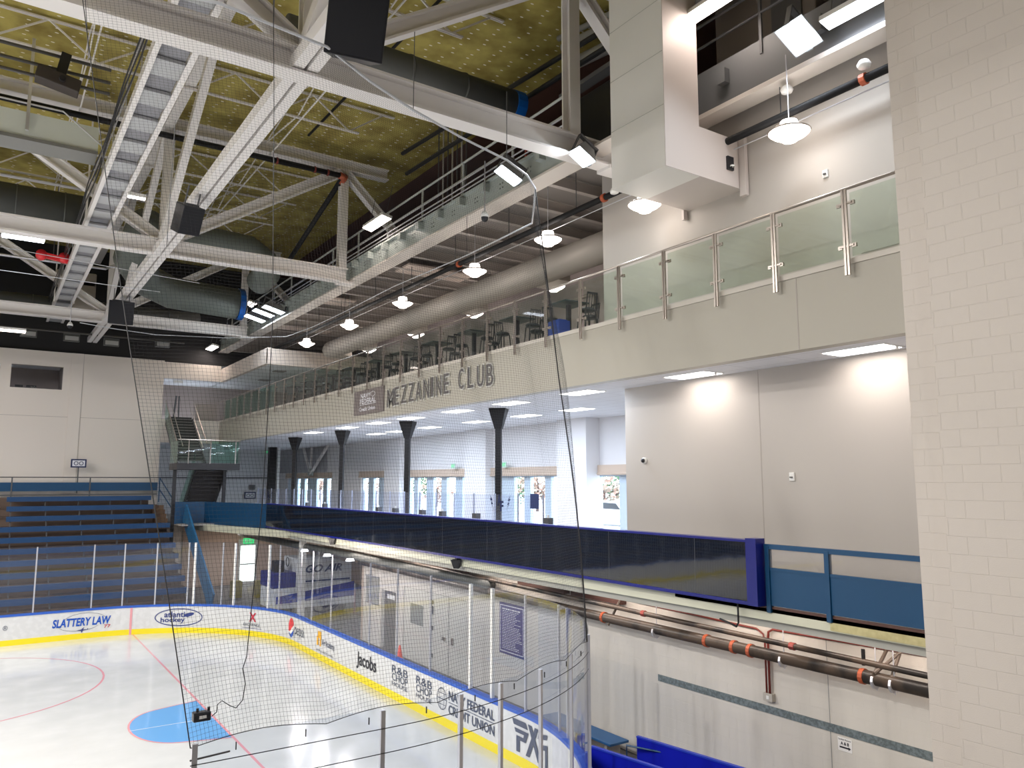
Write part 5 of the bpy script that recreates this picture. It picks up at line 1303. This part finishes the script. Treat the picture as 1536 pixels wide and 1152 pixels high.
def flood(px, py, X, label, rot, size=(.62, .45)):
    p = PX(px, py, X); t = local_thing('flood_light', label, 'flood light', tuple(p), rot, 'arena flood lights')
    a, b = size[0] / 2, size[1] / 2
    MB().prism([(-a, -b, 0), (a, -b, 0), (a, b, 0), (-a, b, 0)], (0, 0, .02)).build('glow_face', FLOODE, t)
    mb = MB(); n_ = len(mb.v); mb.v = [(-a * 1.08, -b * 1.08, .0), (a * 1.08, -b * 1.08, .0), (a * 1.08, b * 1.08, .0), (-a * 1.08, b * 1.08, .0), (-a * .6, -b * .6, .3), (a * .6, -b * .6, .3), (a * .6, b * .6, .3), (-a * .6, b * .6, .3)]
    mb.f = [(0, 1, 5, 4), (1, 2, 6, 5), (2, 3, 7, 6), (3, 0, 4, 7), (4, 5, 6, 7)]; mb.build('housing', mat('flood_grey', (.25, .25, .25), .4), t)
    MB().box(-a * 1.15, -a * 1.08, -.05, .05, -.02, .45).box(a * 1.08, a * 1.15, -.05, .05, -.02, .45).box(-a * 1.15, a * 1.15, -.05, .05, .42, .47).build('yoke', DARK, t)
    L = bpy.data.lights.new('flood_lamp', 'AREA'); L.shape = 'RECTANGLE'; L.size = size[0]; L.size_y = size[1]; L.energy = 60; L.color = (.86, .93, 1)
    lo = bpy.data.objects.new('flood_lamp', L); COL.objects.link(lo); lo.parent = t; lo.location = (0, 0, -.03)
    return t
flood(762, 264, 10.4, 'lit silver flood light under nearest truss chord left of net cable', (R(0), R(28), R(-8)))
flood(872, 236, 10.6, 'lit flood light with dark housing left of the chase', (R(0), R(28), R(0)), (.5, .42))
flood(1198, 55, 11.3, 'bright lit flood light on dark girder right of chase', (R(-8), R(25), R(0)), (.62, .5))
for i, (px, py) in enumerate(((382, 478), (410, 465), (395, 470))):
    flood(px, py, 10.4, 'distant lit flood light cluster on far platform edge, %s one' % ('left', 'right', 'middle')[i], (0, R(15), 0), (.9, .6))
def linear(px, py, X, label, m, L_=1.3, w_=.28, rx=0, power=22, col=WARM):
    p = PX(px, py, X); t = local_thing('linear_light', label, 'linear light', tuple(p), (0, R(12), rx), 'linear high-bay lights')
    MB().box(-w_ / 2, w_ / 2, -L_ / 2, L_ / 2, -.02, .0).build('glow_face', m, t); MB().box(-w_ / 2 - .02, w_ / 2 + .02, -L_ / 2 - .02, L_ / 2 + .02, 0, .1).build('housing', WHITEP, t)
    MB().tube([(0, -L_ / 2 + .1, .1), (0, -L_ / 2 + .1, 1.2)], .01, 5).tube([(0, L_ / 2 - .1, .1), (0, L_ / 2 - .1, 1.2)], .01, 5).build('hanger', DARK, t)
    L = bpy.data.lights.new('linear_lamp', 'AREA'); L.shape = 'RECTANGLE'; L.size = w_; L.size_y = L_; L.energy = power; L.color = col
    lo = bpy.data.objects.new('linear_lamp', L); COL.objects.link(lo); lo.parent = t; lo.location = (0, 0, -.04)
linear(565, 335, 10.6, 'warm lit linear fixture behind platform railing', LINE, 1.6, .34)
linear(1065, 10, 11.2, 'warm lit linear fixture at top edge right of chase', LINE, 1.3, .28)
linear(1285, 12, 11.6, 'cool lit linear fixture at top edge nearest column', LINEC, 1.2, .26, col=(.85, .9, 1))
linear(375, 457, 11.3, 'small warm lit linear fixture far along platform', LINE, 1.2, .4, power=15)
linear(318, 522, 10.4, 'warm lit linear fixture above far corner header', LINE, 1.6, .35, power=20)
for i, (px, py, Y) in enumerate(((35, 357, 30), (8, 495, 42), (205, 296, 22), (432, 490, 38))):
    if i == 3: continue
    p = PY(px, py, Y); t = local_thing('high_bay_light', ('white lit high bay fixture at far left under middle truss', 'warm lit strip at left edge above bleachers', 'tiny lit box fixture right of catwalk')[i], 'high bay light', tuple(p), (0, 0, R(90)))
    s_ = (1, 1.3, .35)[i]; MB().box(-.2 * s_, .2 * s_, -.6 * s_, .6 * s_, -.03, 0).build('glow_face', LINEC if i == 0 else LINE, t); MB().box(-.22 * s_, .22 * s_, -.62 * s_, .62 * s_, 0, .1).build('housing', WHITEP, t)
# cameras
def ptz(px, py, Y, drop, label):
    p = PY(px, py, Y); t = thing('dome_camera', label, 'security camera', tuple(p))
    MB().tube([(p.x, p.y, p.z + .1), (p.x, p.y, p.z + drop)], .018, 6).build('stem', ALU, t); MB().lathe([(0, .16), (.05, .15), (.11, .05), (.12, -.02), (0, -.02)], tuple(p), 16).build('housing', WHITEP, t, True); MB().lathe([(.1, -.02), (.09, -.09), (.05, -.14), (0, -.15)], tuple(p), 16).build('lens_dome', BLACKM, t, True)
ptz(727, 325, 17.4, 1.6, 'white dome camera hanging on a stem before platform girder'); ptz(105, 488, 39.5, 2.2, 'white dome camera hanging on a stem at far left')
# red hoist
p = PY(80, 385, 34.0)
t = thing('hoist_rig', 'red hanging rig with twin round heads below roof at far left', 'rig', tuple(p))
MB().bar((p.x - .55, p.y, p.z + .05), (p.x + .5, p.y, p.z - .1), .16, .2).build('frame', REDP, t)
for d in (-.4, .35): MB().tube([(p.x + d, p.y - .15, p.z), (p.x + d, p.y + .15, p.z)], .19, 14).build('round_head', REDP, t, True)
MB().tube([(p.x, p.y, p.z), (p.x, p.y, 17.5)], .015, 5).build('stem', DARK, t)
# guy wires
for i, (a, b) in enumerate((((0, 405, 30), (240, 438, 30)), ((0, 370, 29), (300, 425, 29)))):
    tag(MB().tube([PY(*a), PY(*b)], .012, 5).build('steel_wire', CABLE), 'thin steel wire stretched across far left below roof, %s one' % ('lower', 'upper')[i], 'wire')

# clutter under the roof: riser pipes on the platform, small diffusers along the far roof
for i in range(7):
    a = PX(657 + i * 7, 330 - i * 4, 12.4 + .1 * (i % 3))
    tag(MB().tube([(a.x, a.y, ZG + .5), (a.x, a.y, 18.4)], .022 + .008 * (i % 2), 6).build('riser_pipe', ALU if i % 2 else DARK), 'thin vertical riser pipe on mechanical platform, %s of seven from the left' % ORD[i], 'pipe', 'riser pipes on the platform')
for i, (px, py) in enumerate(((43, 500), (108, 507), (168, 514), (245, 516))):
    p = PY(px, py, 44.5); t = thing('air_register', 'small pale register on dark duct above the bleacher wall, %s from the left' % ORD[i], 'register', tuple(p), 'registers above the bleacher wall')
    MB().box(p.x - .3, p.x + .3, p.y, p.y + .15, p.z - .10, p.z + .10).build('register_face', mat('register_pale', (.42, .42, .40), .5), t)
    MB().box(p.x - .36, p.x + .36, p.y + .1, p.y + .4, p.z - .14, p.z + .25).build('collar', DUCTD, t)
tag(MB().tube([(-20, 44.2, 13.35), (8.5, 44.2, 13.35)], .05, 8).build('black_pipe', MATS['dim_pipe']), 'dark pipe running across just above the bleacher wall', 'pipe')
for i, (y, z, r_) in enumerate(((29.5, 15.9, .05), (30.2, 14.6, .04), (37.5, 15.2, .06))):
    tag(MB().tube([(-20, y, z), (3.8, y, z), (4.6, y + .3, z + .6)], r_, 8).build('grey_pipe', ALU), 'grey pipe crossing at far left beyond the middle truss, %s one' % ('upper', 'lower', 'furthest')[i], 'pipe')
for i, (y, x0) in enumerate(((18.6, 12.6), (22.0, 12.9), (33.0, 12.4), (38.5, 12.8))):
    t = thing('equipment_box', 'dark equipment cabinet standing on mechanical platform, %s along it' % ORD[i], 'cabinet', (x0, y, ZG + .46)); MB().box(x0, x0 + 1.2, y - .8, y + .8, ZG + .46, ZG + 1.9 + .3 * (i % 2)).build('cabinet', mat('cabinet_dark', (.06, .065, .07), .5), t, bevel=.02); MB().box(x0 - .02, x0, y - .6, y - .05, ZG + .7, ZG + 1.7).build('cabinet_door', DARK, t)

# ================================================================== NET
ZN = 12.3
top_px = [(120, -30), (200, -18), (330, 5), (410, 38), (490, 70), (555, 122), (620, 165), (690, 205), (760, 240), (790, 262), (803, 283)]
top = [PZ(*q, ZN) for q in top_px]
def resample(pts, n_):
    L = [0]
    for a, b in zip(pts, pts[1:]): L.append(L[-1] + (b - a).length)
    out = []
    for i in range(n_ + 1):
        t_ = L[-1] * i / n_; j = 0
        while j < len(L) - 2 and L[j + 1] < t_: j += 1
        out.append(pts[j].lerp(pts[j + 1], (t_ - L[j]) / max(L[j + 1] - L[j], 1e-6)))
    return out
S_R = s_at(870, 962, 3.5, False) if False else L1 + LA + L2 + 4.9
bot = [pp(s, 3.45, .09) for s in srange(S_END, S_R, -1) ] if False else [pp(S_END + (S_R - S_END) * i / 60, 3.45, .10) for i in range(61)]
NU = 185; NV = 215; MU = 30; MV = 30
T = resample(top, MU); Bt = resample(bot, MU)
def netpt(u, v):
    """u 0..1 along, v 0 bottom .. 1 top"""
    k = min(int(u * MU), MU - 1); f = u * MU - k
    a = Bt[k].lerp(Bt[k + 1], f); b = T[k].lerp(T[k + 1], f); p = a.lerp(b, v)
    sag = math.sin(math.pi * v)
    tx = (Bt[k + 1] - Bt[k]).normalized()
    # edges pulled in toward the middle, shallow folds
    # loose bottom edge scalloped between the tie points
    scal = .07 * abs(math.sin(u * math.pi * 5)) * (1 - v) ** 8
    edge = (.45 * max(0, u - .55) / .45) * sag * -1 
    fold = .10 * math.sin(u * 38 + v * 3) * (.3 + .7 * (1 - abs(2 * v - 1))) + .12 * math.sin(u * 11 + 2 * v)
    nrm = Vector((-tx.y, tx.x, 0))
    return p + nrm * fold * sag + tx * (-edge) * .9 + Vector((0, 0, scal))
net = thing('safety_net', 'black mesh safety net hung from curved rail down to near glass', 'net', tuple(netpt(.5, .0)))
def strand(mb, pts, r):
    """thin three-sided strand"""
    mb.tube(pts, r, 3, cap=False)
nr = .0012
mb = MB()
for i in range(NU + 1): strand(mb, [netpt(i / NU, j / MV) for j in range(MV + 1)], nr)
o = mb.build('mesh_uprights', NETM, net); o['kind'] = 'stuff'
mb = MB()
for j in range(NV + 1): strand(mb, [netpt(i / 45, j / NV) for i in range(46)], nr)
o = mb.build('mesh_crosslines', NETM, net); o['kind'] = 'stuff'
MB().tube([netpt(0, j / 30) for j in range(31)], .006, 6).build('edge_rope', BLACK, net); MB().tube([netpt(1, j / 30) for j in range(31)], .012, 6).build('edge_rope', BLACK, net)
MB().tube([netpt(i / 60, 0) for i in range(61)], .004, 6).build('bottom_rope', BLACK, net)
MB().tube([pp(S_END + (S_R - S_END) * i / 40, 3.30, .12) for i in range(41)], .005, 5).build('tie_cable', BLACK, net)
MB().tube([pp(S_END + (S_R - S_END) * i / 40, 3.05, .12) for i in range(41)], .005, 5).build('tie_cable', BLACK, net)
for i in range(9):
    s = S_END + (S_R - S_END) * (i + .6) / 9.5; a = pp(s, 3.46, .12); MB().box(a.x - .004, a.x + .004, a.y - .008, a.y + .008, 3.37, 3.44).build('tie_clip', BLACK, net)
MB().bar(pp(S_END, 3.34, .1), pp(S_END - .36, 3.36, .1), .014, .014).build('tension_bar', DARK, net)
# net rail (white tube) – full loop
rail_px = [(250, -12)] + top_px[2:] + [(801, 310), (798, 335), (700, 383), (590, 430), (512, 470), (470, 490), (430, 505), (340, 507), (233, 502), (170, 493), (120, 484)]
rail = thing('net_rail', 'white curved rail cable carrying the net, looping above the rink corner', 'net rail', tuple(PZ(620, 165, ZN)))
MB().tube([PZ(*q, ZN) for q in rail_px[:13]], .022, 8).build('rail_tube', CABLE, rail, True)
MB().tube([PZ(*q, ZN) for q in rail_px[12:]], .016, 8).build('far_rail_tube', CABLE, rail, True)
for k, q in enumerate(((410, 38), (620, 165), (760, 240), (700, 383), (512, 470), (340, 507))):
    p = PZ(*q, ZN); MB().tube([p, (p.x, p.y, ZB + .2 if k not in (3, 4) else ZG)], .008, 5).build('hanger_wire', DARK, rail)
# lifting cord with small black box
pts = [PY(x, y, 8.6) for x, y in ((410, -10), (411, 150), (409, 480), (403, 600), (393, 760), (375, 935), (370, 985), (364, 1003), (368, 1025), (364, 1050), (354, 1062), (344, 1058), (333, 1051), (326, 1057), (325, 1068), (318, 1074))]
p = PY(302, 1074, 8.6)
t = thing('cord_winch', 'small black winch box with long thin black cord hanging beside net', 'winch box', tuple(p))
MB().tube(pts, .005, 6).build('cord', BLACK, t, True)
MB().box(p.x - .085, p.x + .085, p.y - .05, p.y + .05, p.z - .045, p.z + .045).build('box', BLACKM, t, bevel=.01)
MB().box(p.x - .03, p.x + .04, p.y - .055, p.y - .05, p.z - .015, p.z + .015).build('label_plate', WHITEP, t)
for d in (-.04, .07): MB().lathe([(0, .08), (.014, .08), (.014, .045)], (p.x + d, p.y, p.z), 8).build('knob', BLACK, t)
for i, (px, py, Y) in enumerate(((345, 1160, 20),)): pass
for i, (a, b) in enumerate((((128, 0), (133, 90)), ((263, 180), (250, 370)))):
    tag(MB().tube([PY(*a, 12.0), PY(*b, 12.0)], .006, 5).build('thin_cord', DARK), 'thin hanging cord under nearest truss, %s one' % ('left', 'right')[i], 'cord')

# ================================================================== OUTSIDE
struct(MB().box(18, 140, -40, 160, 3.0, 3.2).build('ground', mat('pavement', (.55, .56, .58), .8)))
LEAF = mat('autumn_leaf', (.40, .22, .17), .8, var=.2, vscale=3, vcol=(.16, .22, .16)); BARK = mat('bark', (.12, .08, .06), .9); LEAFG = mat('green_leaf', (.06, .14, .06), .8, var=.2, vscale=3)
def tree(x, y, h, r, label, leaf=LEAF):
    t = thing('tree', label, 'tree', (x, y, 3.2), 'trees outside the club windows'); MB().tube([(x, y, 3.2), (x + .1, y, 3.2 + h * .5), (x, y, 3.2 + h * .8)], [.14, .1, .03], 8).build('trunk', BARK, t)
    mb = MB(); rnd = random.Random(int(x * 10 + y))
    for k in range(420):
        a = rnd.random() * 6.283; b = math.acos(1 - 2 * rnd.random()); q = r * (rnd.random() ** .4)
        c = Vector((x + q * math.sin(b) * math.cos(a), y + q * math.sin(b) * math.sin(a), 3.2 + h * .6 + q * .8 * math.cos(b)))
        u = Vector((rnd.uniform(-1, 1), rnd.uniform(-1, 1), rnd.uniform(-1, 1))).normalized() * r * .10; v = u.orthogonal().normalized() * r * .07
        mb.quad(c - u, c + v, c + u, c - v)
    mb.build('foliage', leaf, t)
    for k in range(6):
        a = k * 1.05; MB().tube([(x, y, 3.2 + h * .35), (x + r * .7 * math.cos(a), y + r * .7 * math.sin(a), 3.2 + h * .75)], [.05, .015], 6).build('branch', BARK, t)
for i, px in enumerate((905, 925, 880, 806, 775, 700, 655, 630, 560, 480, 440)):
    p = PX(px, 735, 42 + (i % 3) * 7); tree(p.x, p.y, 3.0 + (i % 2) * .8, 2.0, '%s bushy tree outside club windows, number %d from the right' % ('green' if i % 3 == 1 else 'reddish', i + 1), LEAF if i % 3 != 1 else LEAFG)
p = PX(912, 785, 32)
cr_ = thing('parked_car', 'white parked car outside the rightmost club window', 'car', (32, p.y, 3.2))
X0 = 32; pf = [(-2.2, .35), (-2.25, .8), (-1.3, 1.0), (-.8, 1.45), (.7, 1.5), (1.5, 1.05), (2.2, .9), (2.25, .35)]
MB().prism([(X0, p.y + a, 3.2 + b) for a, b in pf], (1.7, 0, 0)).build('body', mat('car_white', (.8, .8, .82), .25), cr_)
MB().prism([(X0 - .01, p.y + a, 3.2 + b) for a, b in ((-1.15, 1.02), (-.75, 1.38), (.62, 1.42), (1.3, 1.05))], (.01, 0, 0)).build('side_window', BLACKM, cr_)
for a in (-1.4, 1.4): MB().tube([(X0 - .02, p.y + a, 3.52), (X0 + .2, p.y + a, 3.52)], .32, 16).build('wheel', BLACK, cr_)
MB().box(X0 - .01, X0, p.y - 2.2, p.y - 2.0, 3.95, 4.05).build('tail_lamp', REDP, cr_)

# ================================================================== ARENA LIGHTING (unseen fixtures: high bays over the ice, some added above the near stands)
hb0 = None
def highbay(x, y, z, power, col=(1, .96, .93), nmx=''):
    t = thing('high_bay_light', 'white high bay fixture placed out of frame to light the hall, %s' % nmx, 'high bay light', (x, y, z), 'high bays placed out of frame')
    MB().box(x - .6, x + .6, y - .3, y + .3, z, z + .12).build('housing', WHITEP, t)
    area('high_bay_lamp', (x, y, z - .02), 1.1, .55, power, col)
for i, (x, y) in enumerate(((-22, 30), (-22, 21), (-22, 12), (-14, 36), (-14, 27), (-14, 18), (-14, 9), (-7.5, 30), (-6, 19), (-6, 10), (0.5, 6), (-6, 1), (1.5, -3))):  # last three hang above the near stands, added to light pier and fascia
    highbay(x, y, 14.2 if x < 0 else 13.4, 1100 if y > 8 else 220, nmx='spot %d' % (i + 1))
